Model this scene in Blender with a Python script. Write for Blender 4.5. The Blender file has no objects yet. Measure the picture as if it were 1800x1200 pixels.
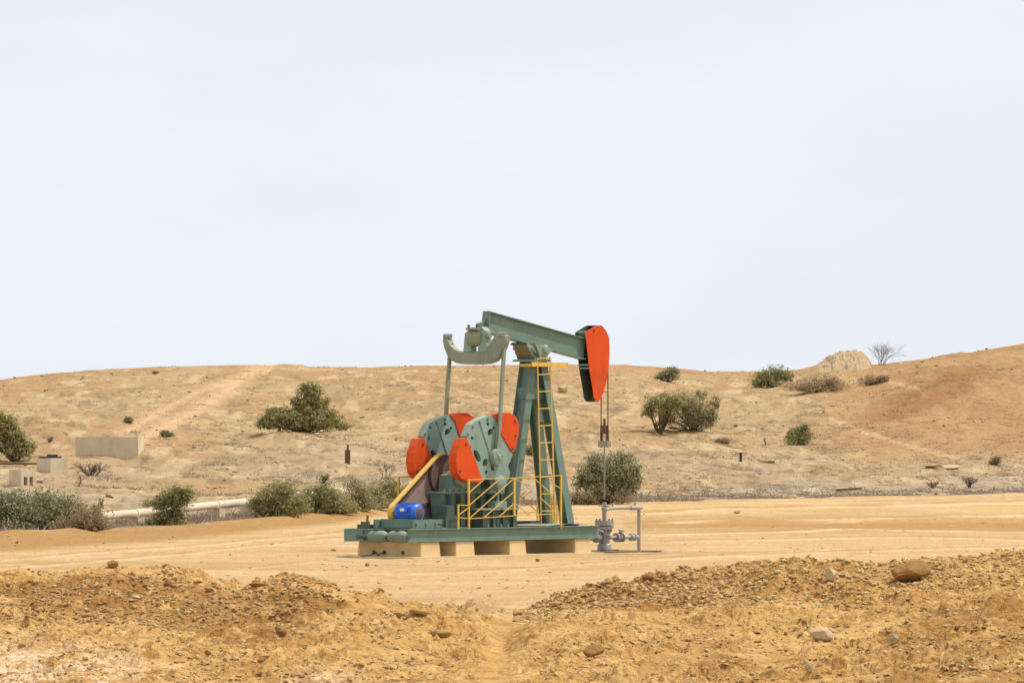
import bpy, math, random
import numpy as np
from mathutils import Vector, Matrix
from mathutils.geometry import tessellate_polygon

random.seed(7); rng = np.random.default_rng(11)
PI = math.pi
sc = bpy.context.scene
C = sc.collection

# ------------------------------------------------------------------ camera, sky, sun, exposure
F = 8890.0            # focal length in photo pixels (photo 1800 wide)
H = 2.56              # eye height over the pad
YH = 775.0            # photo row of eye level
cam_d = bpy.data.cameras.new('camera'); cam = bpy.data.objects.new('camera', cam_d); C.objects.link(cam)
cam_d.sensor_width = 36.0; cam_d.lens = 36.0 * F / 1800.0
cam_d.shift_y = (YH - 600.0) / 1800.0
cam_d.clip_start = 0.5; cam_d.clip_end = 6000
cam.location = (0, 0, H); cam.rotation_euler = (PI / 2, 0, 0)
sc.camera = cam

SUN_AZ = math.radians(10)      # direction to the sun, measured from +X towards +Y
SUN_EL = math.radians(61)
w = bpy.data.worlds.new('World'); sc.world = w; w.use_nodes = True
nt = w.node_tree; nt.nodes.clear()
o_ = nt.nodes.new('ShaderNodeOutputWorld'); bg = nt.nodes.new('ShaderNodeBackground')
sky = nt.nodes.new('ShaderNodeTexSky'); sky.sky_type = 'NISHITA'; sky.sun_disc = False
sky.sun_elevation = SUN_EL; sky.sun_rotation = PI / 2 - SUN_AZ
sky.air_density = 1.0; sky.dust_density = 6.0; sky.ozone_density = 1.5
# thin high cloud veil: whitens the blue, with faint broad streaks
tc = nt.nodes.new('ShaderNodeTexCoord'); mp = nt.nodes.new('ShaderNodeMapping'); mp.inputs['Scale'].default_value = (4, 4, 11)
nz = nt.nodes.new('ShaderNodeTexNoise'); nz.inputs['Scale'].default_value = 1.6; nz.inputs['Detail'].default_value = 5; nz.inputs['Roughness'].default_value = .55
rm = nt.nodes.new('ShaderNodeMapRange'); rm.inputs[1].default_value = .35; rm.inputs[2].default_value = .75; rm.inputs[3].default_value = .87; rm.inputs[4].default_value = .98
mx = nt.nodes.new('ShaderNodeMix'); mx.data_type = 'RGBA'
VEIL = (9.0, 9.4, 10.2, 1)
mx.inputs[7].default_value = VEIL
nt.links.new(tc.outputs['Generated'], mp.inputs[0]); nt.links.new(mp.outputs[0], nz.inputs['Vector'])
nt.links.new(nz.outputs[0], rm.inputs[0]); nt.links.new(rm.outputs[0], mx.inputs[0])
nt.links.new(sky.outputs[0], mx.inputs[6]); nt.links.new(mx.outputs[2], bg.inputs[0])
bg.inputs[1].default_value = 0.1
nt.links.new(bg.outputs[0], o_.inputs[0])
sd = bpy.data.lights.new('sun', 'SUN'); sd.energy = 3.75; sd.angle = math.radians(.6); sd.color = (1, .955, .87)
so = bpy.data.objects.new('sun', sd); C.objects.link(so)
sdir = Vector((math.cos(SUN_EL) * math.cos(SUN_AZ), math.cos(SUN_EL) * math.sin(SUN_AZ), math.sin(SUN_EL)))
so.rotation_euler = sdir.to_track_quat('Z', 'Y').to_euler()
sc.view_settings.view_transform = 'Standard'; sc.view_settings.look = 'None'
sc.view_settings.exposure = 0.0; sc.view_settings.gamma = 1.0

# ------------------------------------------------------------------ helpers: noise
def _hash(ix, iy, seed):
    h = (ix.astype(np.int64) * 374761393 + iy.astype(np.int64) * 668265263 + seed * 1442695041) & 0xffffffff
    h = ((h ^ (h >> 13)) * 1274126177) & 0xffffffff
    return ((h ^ (h >> 16)) & 0xffff) / 65535.0
def vnoise(x, y, seed=0):
    ix = np.floor(x); iy = np.floor(y); fx = x - ix; fy = y - iy
    g = []
    for dx in (0, 1):
        for dy in (0, 1):
            a = _hash(ix + dx, iy + dy, seed) * 2 * PI
            g.append(np.cos(a) * (fx - dx) + np.sin(a) * (fy - dy))
    u = fx * fx * fx * (fx * (fx * 6 - 15) + 10); v = fy * fy * fy * (fy * (fy * 6 - 15) + 10)
    return ((g[0] * (1 - v) + g[1] * v) * (1 - u) + (g[2] * (1 - v) + g[3] * v) * u) * 1.4
def fbm(x, y, o=4, seed=0, gain=.5):
    r = 0; a = 1.0
    for k in range(o):
        r = r + a * vnoise(x, y, seed + k * 17); x = x * 2.03 + 3.1; y = y * 2.03 - 1.7; a *= gain
    return r
def ridged(x, y, o=4, seed=0):
    r = 0; a = 1.0
    for k in range(o):
        r = r + a * (1 - 2 * np.abs(vnoise(x, y, seed + k * 13))); x = x * 2.1 + 1.3; y = y * 2.1; a *= .5
    return r
def sstep(a, b, x):
    t = np.clip((x - a) / (b - a), 0, 1); return t * t * (3 - 2 * t)

# ------------------------------------------------------------------ terrain height
def tab(pts):
    a = np.array(pts, float); return lambda p: np.interp(p, a[:, 0], a[:, 1])
edge_d = tab([(0, 137), (200, 147), (400, 161), (600, 176), (900, 198), (1200, 217), (1500, 232), (1800, 246)])
crest_py = tab([(0, 667), (100, 656), (200, 649), (300, 645), (400, 642), (470, 641), (560, 645), (650, 645), (720, 643), (800, 642),
                (1100, 641), (1180, 647), (1250, 652), (1330, 654), (1400, 650), (1440, 641), (1530, 641), (1600, 635), (1700, 621), (1800, 603), (2000, 575)])
DC = 380.0
def ridge(px, d, prof, d0, wf, wn, fade=None):
    z = H - (prof(px + 16 * vnoise(px / 60 + d0, d / 3.0, 8) + 7 * vnoise(px / 18, d / .9, 9)) - YH) / F * d0
    t = np.where(d > d0, (d - d0) / wf, (d0 - d) / wn)
    r = np.maximum(z, 0) * np.exp(-np.abs(t) ** 1.8)
    return r * fade(px) if fade else r
rA = tab([(-200, 1008), (0, 1018), (100, 1010), (190, 1001), (260, 1003), (350, 1019), (430, 1036), (520, 1065), (620, 1090)])
rB = tab([(250, 1090), (380, 1046), (450, 1028), (530, 1016), (620, 1044), (700, 1066), (790, 1080), (860, 1100), (900, 1120)])
rC = tab([(860, 1110), (905, 1082), (1000, 1050), (1100, 1026), (1140, 1014), (1200, 1012), (1300, 999), (1370, 989), (1450, 993), (1550, 995),
          (1620, 985), (1700, 985), (1800, 980), (2000, 980)])
rD = tab([(820, 1190), (880, 1122), (930, 1096), (980, 1078), (1050, 1070), (1200, 1078), (1300, 1074), (1450, 1090), (1600, 1058), (1700, 1046), (1800, 1040), (2000, 1030)])
rE = tab([(200, 1200), (400, 1120), (600, 1095), (700, 1100), (780, 1120), (840, 1170), (880, 1220)])
def ground_z(x, y, fine=True):
    x = np.asarray(x, float); y = np.asarray(y, float)
    d = np.maximum(y, 1.0)
    px = np.clip(900 + F * x / d, -400, 2200)
    # the hill
    de = edge_d(px); t = (d - de) / (DC - de); tcl = np.clip(t, 0, 1)
    zc = H + (YH - crest_py(px)) / F * DC
    S = .5 * tcl ** 1.5 + .5 * tcl * tcl * (3 - 2 * tcl)
    z = zc * S
    z = np.where(t > 1, np.maximum(zc - (d - DC) ** 1.3 * .02, -3), z)
    hm = sstep(.02, .3, t) * (1 - sstep(.86, .99, t))
    z = z + hm * (fbm(x / 26, y / 40, 4, 5) * .9 + ridged(x / 9, y / 16, 3, 9) * .16)
    hm2 = sstep(.0, .12, t) * (1 - .6 * sstep(.9, 1, t))
    if fine: z = z + hm2 * (fbm(x / 2.3, y / 3.5, 4, 21) * .16)
    # the spur on the right with its steep brown flank
    sp = np.exp(-(((px - 1700) / 200) ** 2)) * np.exp(-(((d - 325) / 26) ** 2))
    z = z + sp * 1.1
    # bank along the far edge of the pad
    z = z + np.exp(-((d - de + 3) / 3.0) ** 2) * (.05 + .08 * fbm(x / 3, y / 6, 3, 40) + .12 * sstep(440, 560, px) * (1 - sstep(700, 760, px)) + .12 * (1 - sstep(120, 200, px))) * (px < 760)
    # pad
    pm = (1 - sstep(-.02, .02, t)) * sstep(76, 84, d)
    if fine: z = z + pm * (fbm(x / 3.2, y / 1.6, 3, 60) * .018 + fbm(x / .5, y / .35, 3, 62) * .008)
    z = z + (1 - sstep(-.02, .02, t)) * sstep(128, 165, d) * fbm(x / 9, y / 4, 2, 63) * .1
    # the dug mounds in front
    nm = 1 - sstep(77, 84, d)
    a = ridge(px + 14 * fbm(y / 2, x / 2, 2, 3), d, rA, 72.5, 2.6, 4.2)
    b = ridge(px, d, rB, 70.5, 2.3, 3.8)
    c = ridge(px, d, rC, 75.5, 2.6, 2.3)
    dd = ridge(px, d, rD, 66.5, 3.0, 9.0)
    e = ridge(px, d, rE, 63.5, 3.0, 8.0)
    left = np.maximum(np.maximum(a, b), e); right = np.maximum(c, dd)
    m = np.maximum(left, right)
    z = z + m * 1.0
    mm = np.clip(m / .35, 0, 1) * nm
    und = nm * sstep(20, 45, d)
    z = z + und * (fbm(x / 3.2, y / 4, 2, 31) * .09) * (1 - .75 * np.exp(-((px - 880) / 45) ** 2)) * (1 - .5 * mm)
    if fine:
        rub = fbm(x / .45, y / .5, 4, 33, .6)
        rid = ridged(x / .22, y / .3, 2, 35)
        rough = .35 + .65 * sstep(-.2, .35, fbm(x / 1.7, y / 1.9, 3, 36))
        path = 1 - .8 * np.exp(-((px - 885 - (d - 62) * 2) / 38) ** 2)
        cl = np.abs(vnoise(x / .13, y / .16, 51)); cl2 = np.abs(vnoise(x / .3, y / .36, 52))
        z = z + und * rough * path * (rub * .06 + rid * .035 + (.28 - cl) * .06 + (.28 - cl2) * .06)
        z = z - und * sstep(60, 70, d) * .05 * (1 - mm)
        st_ = fbm(x / .7, y / .9, 3, 39) * 3.5; z = z + und * path * rough * (np.floor(st_) + sstep(.0, .22, st_ - np.floor(st_))) * .034
    return z
def gz(x, y): return float(ground_z(np.array([x]), np.array([y]))[0])
_rd = np.concatenate([np.arange(46, 90, .05), np.arange(90, 395, .2)])
def hit(px, py):
    """where the sight line through a photo point meets the terrain"""
    xs = (px - 900) / F * _rd; zr = H - (py - YH) / F * _rd
    zz = ground_z(xs, _rd)
    k = np.nonzero(zr <= zz)[0]
    i = int(k[0]) if len(k) else len(_rd) - 40
    return Vector((float(xs[i]), float(_rd[i]), float(zz[i])))

# ------------------------------------------------------------------ helpers: materials
def newmat(name):
    m = bpy.data.materials.new(name); m.use_nodes = True
    n = m.node_tree; n.nodes.clear()
    out = n.nodes.new('ShaderNodeOutputMaterial'); b = n.nodes.new('ShaderNodeBsdfPrincipled')
    n.links.new(b.outputs[0], out.inputs[0]); return m, n, b
def noise_node(n, scale, detail=4, rough=.55, vec=None, sc3=None):
    t = n.nodes.new('ShaderNodeTexNoise'); t.inputs['Scale'].default_value = scale; t.inputs['Detail'].default_value = detail; t.inputs['Roughness'].default_value = rough
    src = vec
    if src is None:
        g = n.nodes.new('ShaderNodeTexCoord'); src = g.outputs['Object']
    if sc3:
        mpn = n.nodes.new('ShaderNodeMapping'); mpn.inputs['Scale'].default_value = sc3; n.links.new(src, mpn.inputs[0]); src = mpn.outputs[0]
    n.links.new(src, t.inputs['Vector']); return t
def ramp(n, src, a, b, lo=0., hi=1.):
    r = n.nodes.new('ShaderNodeMapRange'); r.inputs[1].default_value = a; r.inputs[2].default_value = b; r.inputs[3].default_value = lo; r.inputs[4].default_value = hi
    n.links.new(src, r.inputs[0]); return r.outputs[0]
def mix(n, fac, a, b, mode='MIX'):
    m = n.nodes.new('ShaderNodeMix'); m.data_type = 'RGBA'; m.blend_type = mode
    for i, v in ((0, fac), (6, a), (7, b)):
        if isinstance(v, (int, float)): m.inputs[i].default_value = v
        elif isinstance(v, tuple): m.inputs[i].default_value = (*v, 1)
        else: n.links.new(v, m.inputs[i])
    return m.outputs[2]
def bump(n, b, src, dist, strength=1.0):
    q = n.nodes.new('ShaderNodeBump'); q.inputs['Distance'].default_value = dist; q.inputs['Strength'].default_value = strength
    n.links.new(src, q.inputs['Height']); n.links.new(q.outputs[0], b.inputs['Normal'])

DUST = (.50, .37, .21)
def paint(name, col, rough=.5, dust=.55, rust=.0, wear=.15, metal=0.):
    """weathered paint: fading, settled dust on faces that look up, runs of dirt, rust spots"""
    m, n, b = newmat(name)
    f = noise_node(n, 1.7, 5, .6)
    c = mix(n, ramp(n, f.outputs[0], .35, .7), col, tuple(min(1, x * (1 + wear) + .03 * wear) for x in col))
    st = noise_node(n, 5.0, 4, .6, sc3=(1, 1, .18))
    c = mix(n, ramp(n, st.outputs[0], .50, .74, 0, .55), c, tuple(x * .6 + .02 for x in col))
    geo = n.nodes.new('ShaderNodeNewGeometry'); sx = n.nodes.new('ShaderNodeSeparateXYZ'); n.links.new(geo.outputs['Normal'], sx.inputs[0])
    up = ramp(n, sx.outputs[2], .25, .95, 0, dust)
    f2 = noise_node(n, 9, 3, .6); mul = n.nodes.new('ShaderNodeMath'); mul.operation = 'MULTIPLY'
    n.links.new(up, mul.inputs[0]); n.links.new(ramp(n, f2.outputs[0], .3, .6, .5, 1), mul.inputs[1])
    c = mix(n, mul.outputs[0], c, DUST)
    f4 = noise_node(n, 2.6, 5, .65)
    c = mix(n, ramp(n, f4.outputs[0], .52, .78, 0, dust * .3), c, DUST)
    if rust:
        f3 = noise_node(n, 7, 6, .7); c = mix(n, ramp(n, f3.outputs[0], .575, .66, 0, rust), c, (.16, .07, .03))
    n.links.new(c, b.inputs['Base Color']); b.inputs['Roughness'].default_value = rough; b.inputs['Metallic'].default_value = metal
    n.links.new(ramp(n, f2.outputs[0], .3, .7, rough - .08, rough + .2), b.inputs['Roughness'])
    bump(n, b, f2.outputs[0], .002, .5)
    return m
M = {}
M['green'] = paint('green_paint', (.12, .20, .16), .45, .5, .35)
M['green_light'] = paint('faded_green_paint', (.20, .30, .26), .5, .5, .25)
M['green_dark'] = paint('dark_green_paint', (.05, .085, .065), .5, .4, .3)
M['cream'] = paint('chalky_green_paint', (.20, .245, .175), .55, .65, .4)
M['orange'] = paint('orange_paint', (.60, .068, .006), .6, .2, .10, .12)
M['orange'].node_tree.nodes['Principled BSDF'].inputs['Specular IOR Level'].default_value = .2
M['orange_dull'] = paint('faded_orange_paint', (.62, .10, .025), .5, .3, .1)
M['yellow'] = paint('yellow_paint', (.66, .40, .05), .45, .45, .15)
M['blue'] = paint('blue_paint', (.012, .13, .62), .35, .14, .0)
M['rusty'] = paint('rusty_steel', (.13, .065, .035), .75, .3, .6)
M['rust_orange'] = paint('rusted_paint', (.30, .13, .04), .7, .3, .5)
M['black'] = paint('black_rubber', (.02, .02, .02), .6, .2)
M['mauve'] = paint('dusty_plate', (.30, .21, .175), .7, .5, .4)
M['mauve_dark'] = paint('dirty_brown_plate', (.11, .07, .06), .7, .4, .4)
M['grey'] = paint('grey_aluminium_paint', (.34, .32, .29), .45, .4, .3, metal=.2)
M['steel'] = paint('bare_steel', (.30, .28, .25), .4, .2, .2, metal=.5)
M['white'] = paint('white_label', (.7, .72, .74), .5, .2)
M['pipe'] = paint('cream_pipe_coating', (.62, .52, .38), .6, .4, .2)
M['wood'] = paint('weathered_wood', (.17, .10, .055), .85, .2)

def concrete(name, col, stain=.4):
    m, n, b = newmat(name)
    f = noise_node(n, 1.3, 6, .65); f2 = noise_node(n, 14, 5, .7); f3 = noise_node(n, 2.2, 5, .6, sc3=(1, 1, .35))
    c = mix(n, ramp(n, f.outputs[0], .3, .7), tuple(x * .8 for x in col), col)
    c = mix(n, ramp(n, f3.outputs[0], .5, .72, 0, stain), c, (.27, .16, .08))
    c = mix(n, ramp(n, f2.outputs[0], .35, .7, 0, .3), c, tuple(x * .75 for x in col))
    n.links.new(c, b.inputs['Base Color']); b.inputs['Roughness'].default_value = .95
    bump(n, b, f2.outputs[0], .01, .6); return m
M['concrete'] = concrete('sandy_concrete', (.74, .54, .28), .3)
M['concrete_grey'] = concrete('pale_concrete', (.68, .56, .38), .3)

def soil_mat():
    m, n, b = newmat('sandy_soil')
    at = n.nodes.new('ShaderNodeAttribute'); at.attribute_name = 'soil'
    f = noise_node(n, 3.2, 8, .68, sc3=(1, .6, 1)); f2 = noise_node(n, .45, 6, .6, sc3=(1, .5, 1)); f3 = noise_node(n, 22, 4, .7)
    c = mix(n, ramp(n, f.outputs[0], .34, .66, .0, 1), mix(n, 1., at.outputs['Color'], (.80, .76, .72), 'MULTIPLY'), mix(n, 1., at.outputs['Color'], (1.12, 1.12, 1.12), 'MULTIPLY'))
    c = mix(n, ramp(n, f2.outputs[0], .35, .65, 0, .35), c, mix(n, 1., at.outputs['Color'], (.86, .77, .68), 'MULTIPLY'))
    c = mix(n, ramp(n, f3.outputs[0], .35, .7, 0, .30), c, mix(n, 1., at.outputs['Color'], (1.15, 1.2, 1.25), 'MULTIPLY'))
    n.links.new(c, b.inputs['Base Color']); b.inputs['Roughness'].default_value = 1.0
    b.inputs['Specular IOR Level'].default_value = .1
    ad = n.nodes.new('ShaderNodeMath'); ad.operation = 'ADD'; n.links.new(f.outputs[0], ad.inputs[0])
    ml = n.nodes.new('ShaderNodeMath'); ml.operation = 'MULTIPLY'; ml.inputs[1].default_value = .3; n.links.new(f3.outputs[0], ml.inputs[0]); n.links.new(ml.outputs[0], ad.inputs[1])
    vo = n.nodes.new('ShaderNodeTexVoronoi'); vo.inputs['Scale'].default_value = 13; tcn = n.nodes.new('ShaderNodeTexCoord'); n.links.new(tcn.outputs['Object'], vo.inputs['Vector'])
    mv = n.nodes.new('ShaderNodeMath'); mv.operation = 'MULTIPLY_ADD'; mv.inputs[1].default_value = -.35; n.links.new(vo.outputs['Distance'], mv.inputs[0]); n.links.new(ad.outputs[0], mv.inputs[2])
    bump(n, b, mv.outputs[0], .09, 1.0); return m
M['soil'] = soil_mat()
def rock_mat(name, col):
    m, n, b = newmat(name)
    f = noise_node(n, 6, 6, .65); f2 = noise_node(n, 30, 4, .7)
    oi = n.nodes.new('ShaderNodeAttribute'); oi.attribute_name = 'tint'
    c = mix(n, ramp(n, f.outputs[0], .3, .7), tuple(x * .72 for x in col), tuple(x * 1.1 for x in col))
    n.links.new(c, b.inputs['Base Color']); b.inputs['Roughness'].default_value = 1.; b.inputs['Specular IOR Level'].default_value = .15
    bump(n, b, f2.outputs[0], .02, .7); return m
M['rock'] = rock_mat('tan_rock', (.42, .265, .10)); M['rock_pale'] = rock_mat('pale_rock', (.56, .42, .24)); M['clod'] = rock_mat('soil_clod', (.56, .38, .17)); M['clod_dark'] = rock_mat('dark_soil_clod', (.44, .275, .115)); M['rock_brown'] = rock_mat('brown_clod', (.34, .19, .065)); M['stone_grey'] = rock_mat('hill_stone', (.40, .31, .19))
def leaf_mat(name, col, col2):
    m, n, b = newmat(name)
    at = n.nodes.new('ShaderNodeAttribute'); at.attribute_name = 'tint'
    c = mix(n, at.outputs['Fac'], col, col2)
    n.links.new(c, b.inputs['Base Color']); b.inputs['Roughness'].default_value = .6
    tr = n.nodes.new('ShaderNodeBsdfTranslucent'); n.links.new(c, tr.inputs[0]); ms = n.nodes.new('ShaderNodeMixShader'); ms.inputs[0].default_value = .35
    out = [x for x in n.nodes if x.type == 'OUTPUT_MATERIAL'][0]
    n.links.new(b.outputs[0], ms.inputs[1]); n.links.new(tr.outputs[0], ms.inputs[2]); n.links.new(ms.outputs[0], out.inputs[0]); return m
M['leaf'] = leaf_mat('olive_leaves', (.19, .18, .06), (.60, .52, .22))
M['leaf_dark'] = leaf_mat('dark_leaves', (.12, .125, .045), (.60, .55, .31))
M['leaf_green'] = leaf_mat('fresh_leaves', (.15, .15, .05), (.52, .47, .20))
M['leaf_grey'] = leaf_mat('grey_green_leaves', (.21, .19, .08), (.56, .49, .26))
M['leaf_dry'] = leaf_mat('dry_leaves', (.24, .165, .085), (.50, .37, .20))
M['twig'] = leaf_mat('dry_twigs', (.17, .12, .085), (.42, .33, .22))
M['twig_pale'] = leaf_mat('bleached_twigs', (.30, .27, .22), (.5, .45, .38))
M['bark'] = leaf_mat('dusty_bark', (.13, .09, .06), (.22, .17, .11))

# ------------------------------------------------------------------ helpers: meshes and objects
class MB:
    def __init__(s): s.v = []; s.f = []
    def add(s, vs, fs):
        k = len(s.v); s.v += [tuple(v) for v in vs]; s.f += [tuple(i + k for i in f) for f in fs]; return s
    def box(s, lo, hi):
        (a, b, c), (d, e, f) = lo, hi
        return s.add([(a, b, c), (d, b, c), (d, e, c), (a, e, c), (a, b, f), (d, b, f), (d, e, f), (a, e, f)],
                     [(0, 3, 2, 1), (4, 5, 6, 7), (0, 1, 5, 4), (1, 2, 6, 5), (2, 3, 7, 6), (3, 0, 4, 7)])
    def bar(s, p, q, wd, ht, up=(0, 0, 1), wd2=None, ht2=None):
        """rectangular bar from p to q; wd across, ht along up"""
        p = Vector(p); q = Vector(q); d = (q - p).normalized(); up = Vector(up)
        sd_ = d.cross(up)
        if sd_.length < 1e-4: sd_ = d.cross(Vector((0, 1, 0)))
        sd_.normalize(); u2 = sd_.cross(d)
        vs = []
        for c, a, b in ((p, wd, ht), (q, wd2 or wd, ht2 or ht)):
            for i, j in ((-1, -1), (1, -1), (1, 1), (-1, 1)): vs.append(c + sd_ * i * a / 2 + u2 * j * b / 2)
        return s.add(vs, [(3, 2, 1, 0), (4, 5, 6, 7), (0, 1, 5, 4), (1, 2, 6, 5), (2, 3, 7, 6), (3, 0, 4, 7)])
    def ibeam(s, p, q, wd, ht, up=(0, 0, 1), tf=.02, tw=.015):
        """I section: flanges across wd, web height ht along up"""
        p = Vector(p); q = Vector(q); d = (q - p).normalized(); up = Vector(up); sd_ = d.cross(up).normalized(); u2 = sd_.cross(d)
        o = u2 * (ht / 2 - tf / 2)
        s.bar(p + o, q + o, wd, tf, u2); s.bar(p - o, q - o, wd, tf, u2); s.bar(p, q, tw, ht - 2 * tf - .002, u2); return s
    def tube(s, pts, r, n=10, r2=None, cap=True):
        pts = [Vector(p) for p in pts]; k0 = len(s.v); m = len(pts)
        for i, p in enumerate(pts):
            d = (pts[min(i + 1, m - 1)] - pts[max(i - 1, 0)]).normalized()
            a = d.cross(Vector((0, 0, 1)))
            if a.length < .05: a = d.cross(Vector((0, 1, 0)))
            a.normalize(); b = a.cross(d); rr = r if r2 is None else r + (r2 - r) * i / (m - 1)
            for k in range(n):
                t = 2 * PI * k / n; s.v.append(tuple(p + a * math.cos(t) * rr + b * math.sin(t) * rr))
        for i in range(m - 1):
            for k in range(n):
                j = (k + 1) % n; s.f.append((k0 + i * n + k, k0 + i * n + j, k0 + (i + 1) * n + j, k0 + (i + 1) * n + k))
        if cap:
            s.f.append(tuple(k0 + k for k in range(n))[::-1]); s.f.append(tuple(k0 + (m - 1) * n + k for k in range(n)))
        return s
    def lathe(s, p, axis, prof, n=24):
        """prof = [(distance along axis, radius)...]"""
        p = Vector(p); ax = Vector(axis).normalized(); a = ax.cross(Vector((0, 0, 1)))
        if a.length < .05: a = ax.cross(Vector((0, 1, 0)))
        a.normalize(); b = a.cross(ax); k0 = len(s.v)
        for h, r in prof:
            for k in range(n):
                t = 2 * PI * k / n; s.v.append(tuple(p + ax * h + a * math.cos(t) * r + b * math.sin(t) * r))
        for i in range(len(prof) - 1):
            for k in range(n):
                j = (k + 1) % n; s.f.append((k0 + i * n + k, k0 + i * n + j, k0 + (i + 1) * n + j, k0 + (i + 1) * n + k))
        s.f.append(tuple(k0 + k for k in range(n))[::-1]); s.f.append(tuple(k0 + (len(prof) - 1) * n + k for k in range(n))); return s
    def plate(s, outer, y0, y1, holes=(), depth_axis=1):
        """prism: outline in (x, z), thickness y0..y1, real holes"""
        loops = [list(outer)] + [list(h) for h in holes]
        flat = [p for l in loops for p in l]
        tris = tessellate_polygon([[Vector((p[0], p[1], 0)) for p in l] for l in loops])
        k0 = len(s.v); n = len(flat)
        mk = (lambda p, y: (p[0], y, p[1])) if depth_axis == 1 else (lambda p, y: (y, p[0], p[1]))
        s.v += [mk(p, y0) for p in flat] + [mk(p, y1) for p in flat]
        for t in tris: s.f.append(tuple(k0 + i for i in t)); s.f.append(tuple(k0 + n + i for i in reversed(t)))
        o = 0
        for l in loops:
            m = len(l)
            for i in range(m): s.f.append((k0 + o + i, k0 + o + (i + 1) % m, k0 + n + o + (i + 1) % m, k0 + n + o + i))
            o += m
        return s
    def build(s, name, mat, parent=None, smooth=False):
        me = bpy.data.meshes.new(name); me.from_pydata(s.v, [], s.f); me.update()
        import bmesh
        bm = bmesh.new(); bm.from_mesh(me); bmesh.ops.recalc_face_normals(bm, faces=bm.faces); bm.to_mesh(me); bm.free()
        me.materials.append(M[mat])
        if smooth:
            me.polygons.foreach_set('use_smooth', [True] * len(me.polygons))
            try: me.set_sharp_from_angle(angle=math.radians(38))
            except Exception: pass
        o = bpy.data.objects.new(name, me); C.objects.link(o)
        if parent: o.parent = parent
        return o
def npmesh(name, V, Fc, mat, parent=None, attr=None, smooth=False, n=None):
    """mesh from arrays; Fc (m,k) all faces with k corners"""
    me = bpy.data.meshes.new(name); V = np.asarray(V, np.float32); Fc = np.asarray(Fc, np.int32); k = Fc.shape[1]
    me.vertices.add(len(V)); me.vertices.foreach_set('co', V.ravel())
    me.loops.add(Fc.size); me.loops.foreach_set('vertex_index', Fc.ravel())
    me.polygons.add(len(Fc)); me.polygons.foreach_set('loop_start', np.arange(len(Fc), dtype=np.int32) * k)
    me.update(calc_edges=True)
    if attr:
        for nm, ty, dat in attr:
            a = me.attributes.new(nm, ty, 'POINT')
            if ty == 'FLOAT': a.data.foreach_set('value', np.asarray(dat, np.float32))
            else: a.data.foreach_set('color', np.asarray(dat, np.float32).ravel())
    me.materials.append(M[mat])
    me.polygons.foreach_set('use_smooth', np.full(len(Fc), smooth))
    o = bpy.data.objects.new(name, me); C.objects.link(o)
    if parent: o.parent = parent
    return o
def tag(o, label=None, cat=None, group=None, kind=None):
    if label: o['label'] = label
    if cat: o['category'] = cat
    if group: o['group'] = group
    if kind: o['kind'] = kind
    return o
def thing(name, label, cat, loc=(0, 0, 0), rz=0, group=None):
    o = bpy.data.objects.new(name, None); C.objects.link(o); o.location = loc; o.rotation_euler = (0, 0, rz); o.empty_display_size = .3
    return tag(o, label, cat, group)

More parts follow.
